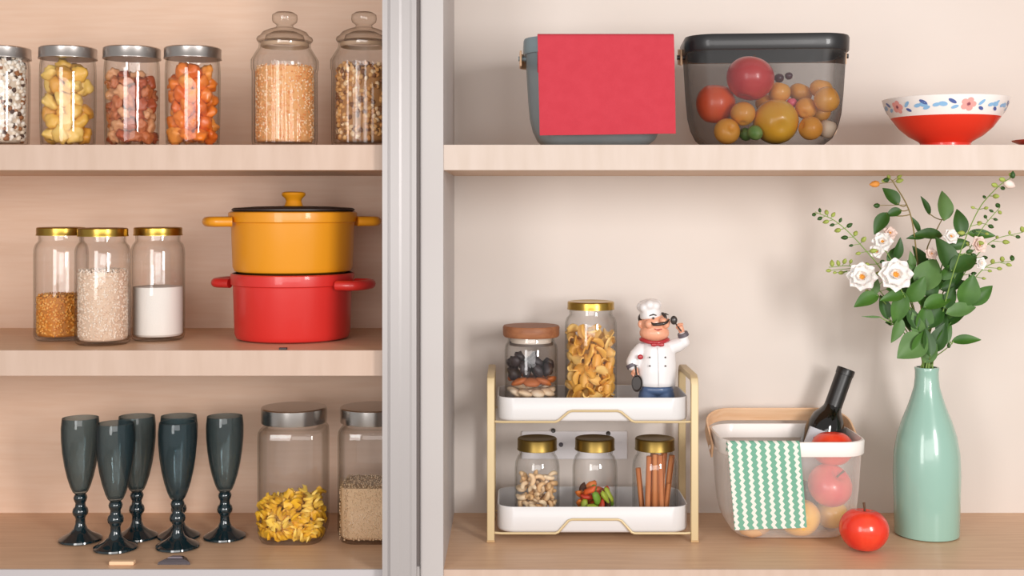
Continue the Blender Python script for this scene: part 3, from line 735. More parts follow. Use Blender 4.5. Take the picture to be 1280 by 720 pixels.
# ------------------------------------------------------------------ tiered rack
M['rack_gold'] = principled('champagne_metal', '#ccb68c', .4, metal=.1)
M['tray_white'] = principled('white_tray', '#d9d7d7', .4, coat=.15)
yk0, yk1 = .155, .305
rk = thing('tray_rack', 'two tier rack of white trays on champagne metal side frames', 'rack', (0, 0, ZB+.0004))
zr1 = Z(473, yk0)-ZB
for x_ in (X(613.5, yk0), X(868, yk0)):
    pth = [(x_, yk0, 0)]
    pth += [(x_, yk0, zr1-.012), (x_, yk0+.0035, zr1-.0035), (x_, yk0+.012, zr1), (x_, yk1-.012, zr1), (x_, yk1-.0035, zr1-.0035), (x_, yk1, zr1-.012), (x_, yk1, 0)]
    s_ = G().tube(pth, .01, flat=(.0128, .0105, (1, 0, 0))).obj('side_frame', M['rack_gold'], rk, angle=30); bevel(s_, .0012)
    for yy in (yk0, yk1):
        G().box(x_-.0066, x_+.0066, yy-.0056, yy+.0056, 0.0002, .004).obj('foot_cap', principled('foot_cap_tan', '#b9976a', .6), s_)
tx0, tx1 = X(621.5, yk0), X(862, yk0)
for zt_, zbm, zbump in ((Z(497.5, yk0), Z(528, yk0), Z(513.5, yk0)), (Z(634, yk0), Z(667, yk0), Z(649, yk0))):
    a, b = (tx1-tx0)/2, (yk1-yk0)/2+.000; cx, cy = (tx0+tx1)/2, (yk0+yk1)/2
    zt_ -= ZB; zbm -= ZB; zbump -= ZB
    def tr_(i_, z): return [(cx+x, cy+y, z) for x, y in rrect(a-i_, b-i_, .030-i_*.6, 8)]
    ty = G().loft([tr_(.006, zbm), tr_(.002, zbm+.002), tr_(0, zbm+.006), tr_(0, zt_-.0008), tr_(.0008, zt_), tr_(.0022, zt_-.0008), tr_(.0022, zbm+.006), tr_(.006, zbm+.003)], cap0=True, cap1=True).obj('tray', M['tray_white'], rk, angle=45)
    xs_ = [tx0-.012, tx0+.018, X(697, yk0), X(712, yk0), X(775, yk0), X(790, yk0), tx1-.018, tx1+.010]
    for yy, fr_ in ((yk0-.0035, True), (yk1+.0035, False)):
        zl = zbm+.001
        if fr_:
            def arcp(): return [(xs_[0], yy+.006, zl), (xs_[1]-.01, yy, zl), (xs_[2]-.004, yy, zl), (xs_[2]+.001, yy, zl+.002), (xs_[3]-.002, yy, zbump-.002), (xs_[3]+.004, yy, zbump), (xs_[4]-.004, yy, zbump), (xs_[4]+.002, yy, zbump-.002), (xs_[5]-.001, yy, zl+.002), (xs_[5]+.004, yy, zl), (xs_[6]+.01, yy, zl), (xs_[7], yy+.006, zl)]
            G().tube(arcp(), .0021, 8).obj('front_rail', M['rack_gold'], rk)
        else: G().tube([(xs_[0], yy-.006, zl), (xs_[7], yy-.006, zl)], .0021, 8).obj('back_rail', M['rack_gold'], rk)
FL1 = Z(528, yk0)+.0034; FL0 = Z(667, yk0)+.0034
# --- jars on the lower tray
yl = .232; RL, HL = .0392, .132
LG = 'small gold lidded jars on the lower tray'
def lowp(px): return (X(px, yl), yl, FL0)
l1 = jar('small_jar', 'small gold lidded jar half full of cashews', lowp(671.5), pickle_prof(RL, HL), .0352, HL-.008, HL+.0125, M['gold_dark'], LG)
dup(l1, lowp(743.5), 'small gold lidded jar with a few colourful dried vegetable pieces')
dup(l1, lowp(818.5), 'small gold lidded jar holding cinnamon sticks')
def cashew(r, mat):
    path = []; L = 9; rad = []
    for i in range(L):
        a = -1.25+2.5*i/(L-1); path.append((r*.75*math.cos(a)-r*.45, r*.75*math.sin(a), 0)); rad.append(r*.34*(1-.55*abs(i/(L-1)*2-1)**3))
    return G().tube(path, rad, 10).mesh('cashew', mat, angle=70)
cm = [piece_mat('cashew_a', '#e8c498', .5), piece_mat('cashew_b', '#dfb482', .5), piece_mat('cashew_c', '#efd3ae', .5)]
rcw = .0082; Rl = RL-.0032
scatter('cashew_nut', 'pale cashew nut heaped in the small gold lidded jar', 'nut', 'cashew nuts', [cashew(rcw*1.2, m_) for m_ in cm], pack(84, rcw, Rl, 61), (X(671.5, yl), yl, FL0+.0068), (lambda p: p[1] < Rl*.5), scale=(1.22, 1.38), seed=8)
vm = [piece_mat('veg_orange', '#d9581c', .5), piece_mat('veg_green', '#6f9a2c', .5), piece_mat('veg_dark', '#4a2818', .6), piece_mat('veg_red', '#c23c22', .5), piece_mat('veg_lime', '#a5b53c', .5), piece_mat('veg_orange_b', '#e0772c', .5)]
vms = [blob(90+i, m_, .0125, .0062, .0042, .35) for i, m_ in enumerate(vm)]
scatter('dried_vegetable', 'colourful dried vegetable piece at the bottom of the small jar', 'dried vegetable', 'dried vegetable pieces', vms, pack(40, .0083, Rl-.003, 71), (X(743.5, yl), yl, FL0+.0068), None, scale=(1.0, 1.2), seed=9)
def roll(L, r, mat):
    g = G(); sec = []
    for i in range(22):
        t_ = i/21; a = t_*3.4*PI; q = r*(1-.55*t_); sec.append((q*math.cos(a), q*math.sin(a)))
    for i in range(21, -1, -1):
        t_ = i/21; a = t_*3.4*PI; q = r*(1-.55*t_)-r*.13; sec.append((q*math.cos(a), q*math.sin(a)))
    g.loft([[(x, y, 0) for x, y in sec], [(x*1.03, y*1.03, L*.5) for x, y in sec], [(x, y, L) for x, y in sec]])
    nn = len(sec); h = nn//2
    for base in (0, 2*nn):
        g.f += [(base+i, base+i+1, base+nn-2-i, base+nn-1-i) for i in range(h-1)]; g.m += [0]*(h-1)
    return g.mesh('cinnamon_stick', mat, angle=50)
ci = [principled('cinnamon_bark', '#bf7040', .7, var='#d58c5c', scale=30, stretch=(3, 3, .3)), principled('cinnamon_bark_pale', '#cf8650', .7, var='#bf7040', scale=30, stretch=(3, 3, .3))]
cx0 = X(818.5, yl)
for k, (px, dy, tilt_, tip, L, r) in enumerate(((808, -.018, .03, 0, .108, .0062), (817, -.022, .0, 0, .112, .0060), (826, -.016, -.03, .03, .110, .0062), (812, -.004, .05, .02, .110, .0058), (822, -.002, .10, 0, .111, .0060), (831, -.004, .14, .02, .108, .0055), (803, -.004, -.10, .02, .085, .0050), (837, -.012, .22, .02, .06, .0045))):
    o = link('cinnamon_stick', roll(L, r, ci[k % 2]), None, (min(max(X(px, yl), cx0-.026), cx0+.016), yl+dy, FL0+.0075)); o.rotation_euler = (tip, tilt_ if px < 830 else tilt_*.6, k)
    o.rotation_mode = 'XYZ'; o.rotation_euler = Euler((tip, min(tilt_, .12), 0)); tag(o, 'brown cinnamon stick standing in the small gold lidded jar', 'cinnamon', 'cinnamon sticks')
o = link('star_anise', blob(131, ci[0], .0075, .006, .0065, .4), None, (cx0+.0265, yl-.008, FL0+.0142)); tag(o, 'brown dried spice lump beside the cinnamon sticks', 'spice')

# --- jars on the upper tray
yu = .230
wj = thing('wood_lid_jar', 'glass jar with round wooden lid holding layered dried slices', 'jar', (X(664, yu), yu, FL1))
RW = .0465
shell(G(), [(RW*.9, 0), (RW*.98, .003), (RW, .010), (RW, .110), (RW*.97, .119), (RW*.90, .124), (RW*.88, .128), (RW*.88, .134)]).obj('glass_body', M['glass'], wj)
lw_ = wood('acacia_lid', '#8a5639', '#a06a48', 'X', rough=.5)
wl = G().lathe([(0, .1342), (.0475, .1342), (.0495, .137), (.0498, .151), (.048, .1535), (0, .1545)], 56).obj('lid', lw_, wj)
G().lathe([(.036, .1195), (RW*.88-.0026, .1195), (RW*.88-.0026, .124), (.036, .124), (.036, .1195)], 48).obj('seal_ring', principled('grey_rubber', '#5d5048', .6), wl)
G().lathe([(0, .122), (.0355, .122), (.0355, .1341), (0, .1341)], 48).obj('stopper', principled('pale_stopper', '#d8c8b8', .6), wl)
Rw = RW-.0032; rw = .0115
pw_ = pack(50, rw, Rw, 81); order = np.argsort(pw_[:, 2])
lay = {0: ('dried_slice', 'cream dried slice at the bottom of the wood lidded jar', 'cream dried slices', [blob(141+i, piece_mat('slice_cream', '#e8c9a4', .7, var='#f0dcc4', scale=40), rw*1.15, rw*1.05, rw*.5, .2) for i in range(3)]),
       1: ('dried_slice', 'orange brown dried slice in the middle of the wood lidded jar', 'brown dried slices', [blob(151+i, piece_mat('slice_brown', '#b0602e', .6), rw*1.25, rw*1.05, rw*.5, .2) for i in range(3)]),
       2: ('dried_mushroom', 'black dried mushroom piece on top in the wood lidded jar', 'black dried mushrooms', [blob(161+i, piece_mat('fungus_black', '#33292c', .5), rw*1.1, rw*.9, rw*.7, .45) for i in range(4)])}
nl = len(order)
for li, (a, b) in enumerate(((0, 25), (25, 35), (35, nl))):
    n_, l_, g_, ms = lay[li]
    scatter(n_, l_, n_.split('_')[1], g_, ms, pw_[order[a:b]], (X(664, yu), yu, FL1+.0072), None, tilt=.12 if li < 2 else 1, scale=(.95, 1.1), seed=li+20)
RT, HT = .0455, .186
tj = jar('storage_jar', 'tall gold lidded jar of golden pasta shells beside the chef figurine', (X(738.5, yu), yu, FL1), tall_prof(RT, HT), .0415, HT-.004, HT+.010, M['gold'], None)
def curl(r, mat):
    g = G(); rings = []
    for i in range(7):
        u = -1+2*i/6; w_ = r*(.75-.35*abs(u)**2); a0 = 1.3
        sec = [(w_*math.sin(a0*2*(k/8)-a0), w_*(math.cos(a0*2*(k/8)-a0)-.6)) for k in range(9)]
        sec2 = [(x*.84, y-.2*r) for x, y in sec]
        bend = r*.28*u*u
        rings.append([(u*r*.95, x, y+bend) for x, y in sec+sec2[::-1]])
    return g.loft(rings, cap0=True, cap1=True).mesh('pasta', mat, angle=50)
tm = [piece_mat('shell_a', '#e6ac4e', .45), piece_mat('shell_b', '#e2a648', .45), piece_mat('shell_c', '#f0c474', .45)]
Rt = RT-.0032; rt = .0092
scatter('pasta_shell', 'golden pasta shell in the tall gold lidded jar on the rack', 'pasta', 'golden pasta shells', [curl(rt*1.12, m_) for m_ in tm], pack(160, rt, Rt, 91), (X(738.5, yu), yu, FL1+.0075), (lambda p: p[1] < Rt*.5), scale=(1.2, 1.4), seed=31)

# ------------------------------------------------------------------ chef figurine
cy_ = .232; s0 = S(cy_); cx_ = 820
ch = thing('chef_figurine', 'ceramic chef figurine in white jacket and hat standing on the upper tray', 'figurine', (X(cx_, cy_), cy_, FL1))
base_py = 260+(CAM_Z-FL1)/s0
def q(px, py, y=0): return ((px-cx_)*s0, y, (base_py-py)*s0)
skin = principled('figurine_skin', '#e6a585', .45, coat=.3); jw = principled('figurine_white', '#e9e6e6', .35, coat=.4)
blue = principled('figurine_blue', '#4f6488', .4, coat=.3); dark = principled('figurine_dark', '#2f2622', .4, coat=.3); redm = principled('figurine_red', '#b02c34', .4, coat=.3); cuffm = principled('figurine_cuff', '#5f5860', .5)
def melt(name, g, mat, parent, vox=.0014, it=6):
    o = g.obj(name, mat, parent)
    r = o.modifiers.new('fuse', 'REMESH'); r.mode = 'VOXEL'; r.voxel_size = vox; r.use_smooth_shade = True
    s_ = o.modifiers.new('smooth', 'SMOOTH'); s_.iterations = it; s_.factor = .5
    return o
# head with jaw, nose, ears, cheeks and the two hands' skin
g = G()
g.ball(q(818, 416), (.0265, .022, .0165)); g.ball(q(817, 404), (.0215, .0205, .020)); g.ball(q(827, 399.5, -.021), (.0068, .0075, .006))
g.ball(q(800, 405, .0), (.004, .005, .007)); g.ball(q(835.5, 403, .004), (.004, .005, .007)); g.ball(q(810, 404, -.016), .0078); g.ball(q(831, 405, -.015), .0068); g.ball(q(818, 421), (.020, .018, .010))
hd = melt('head', g, skin, ch)
for px, py in ((815, 396.5), (829.5, 395.5)): G().ball(q(px, py, -.0205), (.0019, .0016, .0022)).obj('eye', dark, hd)
G().tube([q(810, 393.5, -.0195), q(815, 391.8, -.0205), q(819, 393, -.020)], [.0009, .0014, .0008], 8).obj('eyebrow', dark, hd)
G().tube([q(826, 392.5, -.020), q(830, 390.8, -.020), q(834, 392.5, -.016)], [.0008, .0014, .0008], 8).obj('eyebrow', dark, hd)
G().tube([q(812, 401.5, -.0215), q(815, 404, -.025), q(821, 403.5, -.0275), q(827, 402.4, -.029), q(831, 401.2, -.026), q(835, 397.5, -.021)], [.0008, .0026, .0028, .0030, .0024, .0007], 10).obj('moustache', dark, hd)
G().tube([q(816, 409.5, -.0205), q(821, 411, -.0225), q(826, 409.5, -.0215)], [.0005, .0011, .0005], 8).obj('mouth', redm, hd)
g = G(); g.ball(q(804, 398.5, .010), (.0085, .010, .010)); g.ball(q(829, 398, .012), (.0085, .010, .010)); g.ball(q(816, 400, .014), (.016, .010, .011)); melt('hair', g, dark, hd)
g = G(); TL = Matrix.Translation(q(813.5, 395)) @ Matrix.Rotation(-.16, 4, 'Y')
g.lathe([(0, -.004), (.0185, -.003), (.0192, 0), (.0182, .010), (.0178, .012), (0, .012)], 32, 0, TL)
for k in range(8):
    a = 2*PI*k/8; g.ball((.0125*math.cos(a), .0125*math.sin(a), .0185+.002*math.sin(3*a)), (.0098, .0098, .0092), 0, M=TL)
g.ball((0, 0, .0225), (.015, .015, .0085), 0, M=TL)
melt('hat', g, jw, ch, .0016, 4)
# jacket with both sleeves
g = G()
g.lathe([(0, 0), (.031, 0), (.0338, .006), (.0335, .028), (.0315, .052), (.028, .068), (.020, .078), (0, .080)], 36, 0, Matrix.Translation(q(821, 482)) @ Matrix.Diagonal((1.03, .80, 1, 1)))
def cap(g, pts, rad):
    g.tube(pts, rad, 14)
    for p, r in zip(pts, rad): g.ball(p, r, 0, 14, 8)
cap(g, [q(802, 437), q(795, 444, -.004), q(790, 452, -.008), q(790, 456, -.010)], [.0125, .0125, .0115, .0100])
cap(g, [q(838, 434), q(847, 431, -.003), q(853.5, 427, -.006), q(853, 419.5, -.009)], [.0130, .0125, .0112, .0085])
jk = melt('jacket', g, jw, ch, .0015, 6)
for px in (810, 829.5):
    for py in (444.5, 455): G().ball(q(px, py, -.0255 if py < 450 else -.0268), (.0015, .0014, .0015)).obj('button', dark, jk)
G().tube([q(820, 432, -.0235), q(820.5, 450, -.0275), q(821, 480, -.0285)], .0004, 6).obj('placket', principled('figurine_seam', '#c9c5c6', .4), jk)
# cuffs
G().tube([q(789, 454.5, -.009), q(790.5, 458.5, -.011)], [.0108, .0100], 16).obj('cuff', cuffm, jk)
G().tube([q(853.6, 419.5, -.009), q(852, 415.2, -.010)], [.0100, .0092], 16).obj('cuff', cuffm, jk)
# neckerchief
g = G(); g.tube([((.0235*math.cos(2*PI*k/24)), .0195*math.sin(2*PI*k/24), (base_py-425.5)*s0+.002*math.cos(2*PI*k/24*2)) for k in range(24)], .0034, 10, closed=True, M=Matrix.Translation(((818-cx_)*s0, 0, 0)))
nk = g.obj('neckerchief', redm, ch)
g = G(); g.ball(q(820, 428.5, -.024), (.0035, .003, .003))
for s_ in (-1, 1): g.ball(q(820+s_*4.5, 429, -.0235), (.0058, .0026, .0036), M=None)
melt('knot', g, redm, nk, .0010, 3)
# hands: palm, four fingers, thumb
def hand(c, fdir, side, grip, name):
    g = G(); c = Vector(c); f = Vector(fdir).normalized(); s_ = Vector(side).normalized(); n_ = f.cross(s_)
    g.ball(c, .0056, 0, 14, 10)
    g.tube([c-f*.008, c], [.0052, .0056], 12)
    for k in range(4):
        b0 = c+f*.0035+s_*(.0030*(k-1.5)); L = (.0058, .0066, .0062, .005)[k]
        g.tube([b0, b0+f*L*.55+n_*.0008, b0+f*L*.75+n_*grip*.004, b0+f*L*.4+n_*grip*.0072], [.0019, .0018, .0016, .0013], 8)
    t0 = c+s_*-.0045; g.tube([t0, t0+f*.003-s_*.0022+n_*grip*.002, t0+f*.0055+n_*grip*.005], [.0020, .0018, .0014], 8)
    return melt(name, g, skin, ch, .0007, 3)
hand(q(793, 463.5, -.014), (.15, -.1, -1), (1, 0, .1), -1, 'hand')
hand(q(849.5, 409, -.011), (-.35, -.1, 1), (1, .1, .3), -1, 'hand')
# pan held down by the right hand, ladle in the raised hand, red pot holder
pn = G(); Mp = Matrix.Translation(q(794.5, 477, -.020)) @ Matrix.Rotation(.1, 4, 'Z') @ Matrix.Rotation(PI/2, 4, 'X')
Mp = Mp @ Matrix.Diagonal((.80, 1.25, 1, 1))
pn.lathe([(0, -.003), (.0100, -.003), (.0122, .0022), (.0112, .0022), (.0095, -.001), (0, -.001)], 32, 0, Mp)
pan = tag(pn.obj('frying_pan', dark, None, tuple(ch.location)), 'tiny black pan held by the chef figurine', 'pan')
G().tube([q(794.5, 469, -.0205), q(793.5, 462, -.0215), q(793, 455, -.0215)], [.0016, .0015, .0017], 8).obj('pan_handle', dark, pan)
G().ball(q(798.5, 444, -.026), (.005, .003, .0045)).obj('pan_grip', redm, pan)
ld = tag(G().ball(q(840.5, 399, -.019), (.0062, .0045, .0078)).obj('ladle', principled('ladle_grey', '#4a4644', .3, metal=.5), None, tuple(ch.location)), 'tiny dark ladle raised by the chef figurine', 'ladle')
G().tube([q(842, 402, -.018), q(847, 409, -.018), q(850, 413, -.018)], .0012, 8).obj('ladle_handle', dark, ld)
# trousers and shoes
g = G()
for s_ in (-1, 1):
    g.tube([q(820.5+s_*8, 483), q(820.5+s_*11.5, 497), q(820.5+s_*11.5, 507)], [.0165, .0160, .0155], 20)
g.ball(q(820.5, 486), (.0305, .021, .012)); melt('trousers', g, blue, ch, .0014, 4)
for s_ in (-1, 1):
    G().ball(q(820.5+s_*12, base_py-(.0052/s0), -.008), (.0145, .020, .0052)).obj('shoe', dark, ch)

# ------------------------------------------------------------------ wall plate behind the rack
yo = D
sk = thing('wall_plate', 'white socket plate with dark holes on the back wall behind the lower tray', 'wall plate', (X(718, yo), yo, Z(556, yo)))
o = G().box(-.098, .098, -.006, 0, -.026, .026).obj('plate', principled('white_plastic', '#f0ecee', .4), sk, smooth=False); bevel(o, .002)
for px, py in ((691.5, 537.5), (760, 541), (701, 555)):
    Mh = Matrix.Translation((X(px, yo)-X(718, yo), -.0061, Z(py, yo)-Z(556, yo))) @ Matrix.Rotation(PI/2, 4, 'X')
    G().lathe([(0, -.001), (.0042, -.001), (.0042, .0006), (.0034, .001), (0, .0002)], 20, 0, Mh).obj('socket_hole', dark if py < 550 else cuffm, sk)

# ------------------------------------------------------------------ vase and flowers
yv = .203; sv = S(yv)
vs = thing('bottle_vase', 'tall mint green bottle vase holding the flowers', 'vase', (X(1158.5, yv), yv, ZB+.0002))
pv = [(.0500, 0), (.0535, .002), (.0540, .006), (.0552, .060), (.0565, .110), (.0552, .148), (.0500, .180), (.0415, .208), (.0325, .232), (.0262, .252), (.0215, .270), (.0200, .285), (.0197, .297), (.0207, .3035), (.0200, .3050)]
pv = [(r, z*.949) for r, z in pv]
inner = [(r-.003, max(z, .004)) for r, z in pv[2:]][::-1]
G().lathe([(0, 0)]+pv+inner+[(0, .004)], 64).obj('vase_body', principled('mint_glaze', '#93b8aa', .22, coat=.5), vs)
MOUTH = Vector((X(1158.5, yv), yv, ZB+.285))
LEAF = [principled('leaf_green', '#36601a', .5, var='#446f24', scale=30), principled('leaf_deep', '#254a14', .5, var='#30571b', scale=30), principled('leaf_grey', '#50733a', .55, var='#5d8145', scale=30)]
STEM = principled('stem_green', '#7d9a4c', .6); STEMB = principled('stem_brown', '#8a7a48', .6)
PET = principled('white_petal', '#f2ece8', .6, sss=.1); PETP = principled('blush_petal', '#ecd6cc', .6); YC = principled('yellow_stamen', '#e8a43a', .7); BUD = principled('bud_green', '#9aa84e', .6); ORB = principled('orange_bud', '#d9903c', .6)
def W(px, py, y): return Vector((X(px, y), y, Z(py, y)))
def leaf(g, base, tip, width, nrm, mi, curl_=.12):
    d = tip-base; L = d.length; d.normalize(); n_ = (nrm-d*nrm.dot(d)).normalized(); s_ = d.cross(n_)
    rings = []
    K = 10
    for i in range(K+1):
        u = i/K; wd = width*.5*(math.sin(PI*u**.82))**.8*(1 if u < .5 else 1-.25*(u-.5)); wd = max(wd, .0004)
        c = base+d*(u*L)-n_*(curl_*L*(u-.35)**2)
        row = []
        for k in (-1, -.5, 0, .5, 1): row.append(c+s_*(wd*k)+n_*(abs(k)*wd*.38))
        rings.append(row+[p-n_*.0004 for p in row[::-1]])
    g.loft([[tuple(p) for p in r] for r in rings], mi, cap0=True, cap1=True)
def bez(a, b, c, n=12): return [a*(1-t)**2+b*2*t*(1-t)+c*t*t for t in [k/n for k in range(n+1)]]
def rose(parent, c, R, facing, petals=(5, 6, 7), tint=PET, open_=1.0):
    """open bloom: petals in rings around a yellow centre"""
    f = Vector(facing).normalized(); rot = f.to_track_quat('Z', 'Y').to_matrix().to_4x4(); Mx = Matrix.Translation(c) @ rot
    g = G(); rg = random.Random(int(c[0]*1e5))
    for ri, n in enumerate(petals[::-1]):
        el = (.12, .5, .95)[ri]*open_; Lp = R*(1.0, .85, .6)[ri]
        for k in range(n):
            a = 2*PI*(k+.5*ri)/n+rg.uniform(-.12, .12); e = el+rg.uniform(-.1, .1)
            Mp = Mx @ Matrix.Rotation(a, 4, 'Z') @ Matrix.Rotation(-e, 4, 'Y')
            rings = []
            for i in range(7):
                u = i/6; wd = Lp*.46*math.sin(PI*(.12+.80*u))**.7*(1 if u < .9 else .85); x = Lp*u; row = []
                for q_ in (-1, -.5, 0, .5, 1): row.append((x-.10*Lp*abs(q_)*u, wd*q_, Lp*(.16*q_*q_*(1-u*.5)+.18*u*u-.10*u)+(.02*Lp*math.sin(5*q_+k) if i == 6 else 0)))
                rings.append(row+[(p_[0], p_[1], p_[2]-.0005) for p_ in row[::-1]])
            g.loft(rings, 0, Mp, cap0=True, cap1=True)
    o = g.obj('blossom', tint, parent)
    g = G(); g.ball((0, 0, R*.10), (R*.17, R*.17, R*.10), 0, 16, 8, Mx)
    for k in range(16):
        a = 2.4*k; r_ = R*.20*math.sqrt((k+1)/16); g.tube([(r_*.5*math.cos(a), r_*.5*math.sin(a), R*.08), (r_*math.cos(a), r_*math.sin(a), R*.26)], [R*.012, R*.03], 6, 0, Mx)
    g.obj('stamens', YC, o)
FG = 'flower stems in the vase'
stem_k = [0]
def stem(name, label, path_px, leaves=(), blooms=(), buds=(), rad=.0017, smat=STEM, lmat=None, y_end=None):
    """path_px: (px, py, y) above the mouth; leaves: (px, py, y, length px, angle deg [0 right, 90 up], width ratio, tone)"""
    k = stem_k[0]; stem_k[0] += 1
    a = 2.4*k; off = Vector((.0118*math.cos(a)*math.sqrt((k % 9+1)/9), .0118*math.sin(a)*math.sqrt((k % 9+1)/9), 0))
    m0 = MOUTH+off; pts = [MOUTH+off*.7-Vector((0, 0, .10)), m0]
    P = [W(*p) for p in path_px]
    t = thing(name, label, 'flower' if blooms else 'foliage', tuple(m0), 0, FG)
    full = [pts[0], m0]
    ctrl = [m0]+P
    for i in range(len(P)):                       # smooth through the points
        p0 = ctrl[i-1] if i else m0-Vector((0, 0, .05)); p1 = ctrl[i]; p2 = ctrl[i+1]; p3 = ctrl[i+2] if i+2 < len(ctrl) else p2+(p2-p1)
        for s_ in range(1, 9):
            u = s_/8; full.append(.5*((2*p1)+(-p0+p2)*u+(2*p0-5*p1+4*p2-p3)*u*u+(-p0+3*p1-3*p2+p3)*u**3))
    rel = lambda v: v-m0
    L = len(full)
    g = G(); g.tube([rel(p) for p in full], [rad*(1-.55*i/L) for i in range(L)], 8)
    lg = G(); rg = random.Random(k+100)
    def nearest(v):
        c = [p for p in full if p.z < v.z+.004 and p.z > m0.z] or full[1:3]
        return min(c, key=lambda p: (p-v).length)
    for (px, py, y, ln, an, wr, tone) in leaves:
        c = W(px, py, y); ln_ = ln*S(y); an = math.radians(an)
        d = Vector((math.cos(an), rg.uniform(-.35, .25), math.sin(an))).normalized()
        b = c-d*ln_/2; e = c+d*ln_/2
        n_ = Vector((rg.uniform(-.45, .45), -1, rg.uniform(.0, .7))).normalized()
        leaf(lg, rel(b), rel(e), ln_*wr, n_, tone, rg.uniform(.05, .35))
        s_ = nearest(b); mid = (s_+b)/2-d*.1*(s_-b).length*0+Vector((0, 0, -.15*(s_-b).length))
        g.tube([rel(p) for p in bez(s_, mid, b+d*.003, 6)], [.0009]*7, 6)
    sob = g.obj('stem', smat, t)
    if leaves: lg.obj('foliage', LEAF, t, angle=60)
    for (px, py, y, R, facing, pet, tint) in blooms:
        c = W(px, py, y); f = Vector(facing).normalized(); s_ = nearest(c)
        rose(t, rel(c), R*S(y), facing, pet, tint)
        G().tube([rel(p) for p in bez(s_, (s_+c)/2+Vector((0, .01, -.006)), c-f*.002, 8)], .0011, 6).obj('flower_stalk', smat, t)
    if buds:
        gb = G(); gs = G()
        for (px, py, y, r, mi) in buds:
            c = W(px, py, y); s_ = nearest(c); r *= S(y); d = (c-s_).normalized() if (c-s_).length > .004 else Vector((0, 0, 1))
            rotm = Matrix.Translation(rel(c)) @ d.to_track_quat('Z', 'Y').to_matrix().to_4x4()
            tgt = gb if r < 4.5*S(y) else G()
            tgt.lathe([(0, -r*1.1), (r*.55, -r*.8), (r*.8, -r*.1), (r*.65, r*.6), (r*.25, r*1.2), (0, r*1.4)], 10, mi, rotm)
            if tgt is not gb: tgt.obj('bud', [BUD, ORB, PETP, LEAF[1], PET], t, angle=70)
            gs.tube([rel(s_), rel(c)], .0006, 5)
        gb.obj('bud_cluster', [BUD, ORB, PETP, LEAF[1], PET], t, angle=70); gs.obj('bud_stalks', smat, t)  # small separate buds of one stem gathered in a single mesh, no leaves
    return t
F3 = (6, 7, 8)
stem('rose_stem', 'large open white bloom with yellow centre at the front of the bouquet', [(1150, 420, .17), (1135, 380, .125), (1120, 350, .100)],
     [(1116, 371, .105, 34, 190, .45, 0), (1124, 386, .12, 44, 255, .5, 0), (1146, 362, .12, 38, 60, .6, 0)], [(1119, 344, .090, 22.5, (-.1, -1, .25), F3, PET)])
stem('rose_stem', 'white double bloom at the outer edge, above the leaf pointing down', [(1145, 425, .18), (1112, 385, .14), (1080, 352, .115)],
     [(1083, 375, .105, 34, 203, .58, 0), (1094, 358, .115, 24, 80, .5, 2)], [(1078, 347, .105, 20, (-.35, -1, .35), F3, PET)])
stem('rose_stem', 'cluster of small white blooms above the two large white blooms', [(1148, 410, .20), (1128, 350, .17), (1104, 308, .15)],
     [(1123, 312, .15, 30, 80, .42, 1), (1116, 318, .16, 24, 60, .5, 0)], [(1103, 303, .135, 14, (-.3, -1, .4), (5, 6, 6), PET), (1096, 314, .13, 10, (-.4, -1, .1), (4, 5, 5), PET), (1112, 292, .14, 10, (.1, -1, .5), (4, 5, 5), PETP)])
stem('leafy_stem', 'tall leafy spray with an orange bud reaching the shelf above', [(1153, 400, .20), (1147, 330, .18), (1138, 268, .14), (1118, 230, .10), (1113, 224, .095)],
     [(1114, 245, .10, 29, 128, .6, 1), (1101, 279, .11, 34, 235, .52, 1), (1117, 266, .115, 22, 200, .55, 1)], (),
     [(1094, 230, .095, 5.5, 1), (1124, 226, .095, 4, 0), (1124, 221, .095, 3, 0), (1108, 225, .09, 4, 3), (1111, 221, .09, 3, 0), (1096, 257, .10, 4, 3), (1105, 226, .09, 3, 0)], smat=STEMB)
stem('leafy_stem', 'upright leafy stem topped by a large oval grey green leaf', [(1158, 400, .22), (1157, 320, .21), (1172, 285, .19), (1179, 272, .18)],
     [(1179.5, 257, .17, 39, 88, .60, 2), (1157, 257, .18, 27, 118, .36, 1), (1145, 281, .17, 26, 120, .30, 1), (1160, 293, .16, 40, 178, .40, 1), (1146, 296, .16, 26, 185, .35, 1)], smat=STEMB)
stem('leafy_stem', 'leafy stem with upright leaf and small white bloom right of the grey green leaf', [(1163, 400, .21), (1178, 330, .18), (1197, 295, .16)],
     [(1200, 278, .15, 36, 95, .52, 1), (1227, 293, .14, 34, 355, .38, 0), (1199, 305, .14, 27, 10, .55, 1)], [(1188, 296, .14, 11, (.1, -1, .3), (4, 5, 6), PET)])
stem('rose_stem', 'small white bloom with orange centre among the outer leaves', [(1164, 410, .19), (1188, 345, .16), (1218, 312, .14)],
     [(1181, 317, .13, 46, 108, .62, 1), (1205, 329, .125, 42, 28, .62, 1), (1188, 338, .13, 34, 40, .5, 0)], [(1223, 306, .13, 12, (.25, -1, .2), (4, 5, 6), PETP), (1225, 329, .13, 9, (.4, -1, .0), (4, 4, 5), PET)])
stem('leafy_stem', 'leafy stem of broad leaves at the outer middle of the bouquet', [(1166, 430, .19), (1185, 395, .16), (1205, 372, .14)],
     [(1211, 363, .125, 42, 75, .68, 0), (1227, 369, .13, 38, 40, .5, 0), (1202, 387, .125, 42, 12, .45, 2), (1187, 372, .13, 32, 60, .5, 1)])
stem('leafy_stem', 'single low leaf on a thin stalk sticking out sideways', [(1168, 448, .18), (1180, 438, .16), (1190, 430, .15)],
     [(1208, 425, .145, 35, 6, .40, 0)], (), [(1183, 425, .15, 3, 2), (1182, 418, .15, 3, 2), (1186, 432, .15, 3, 3)], rad=.0013)
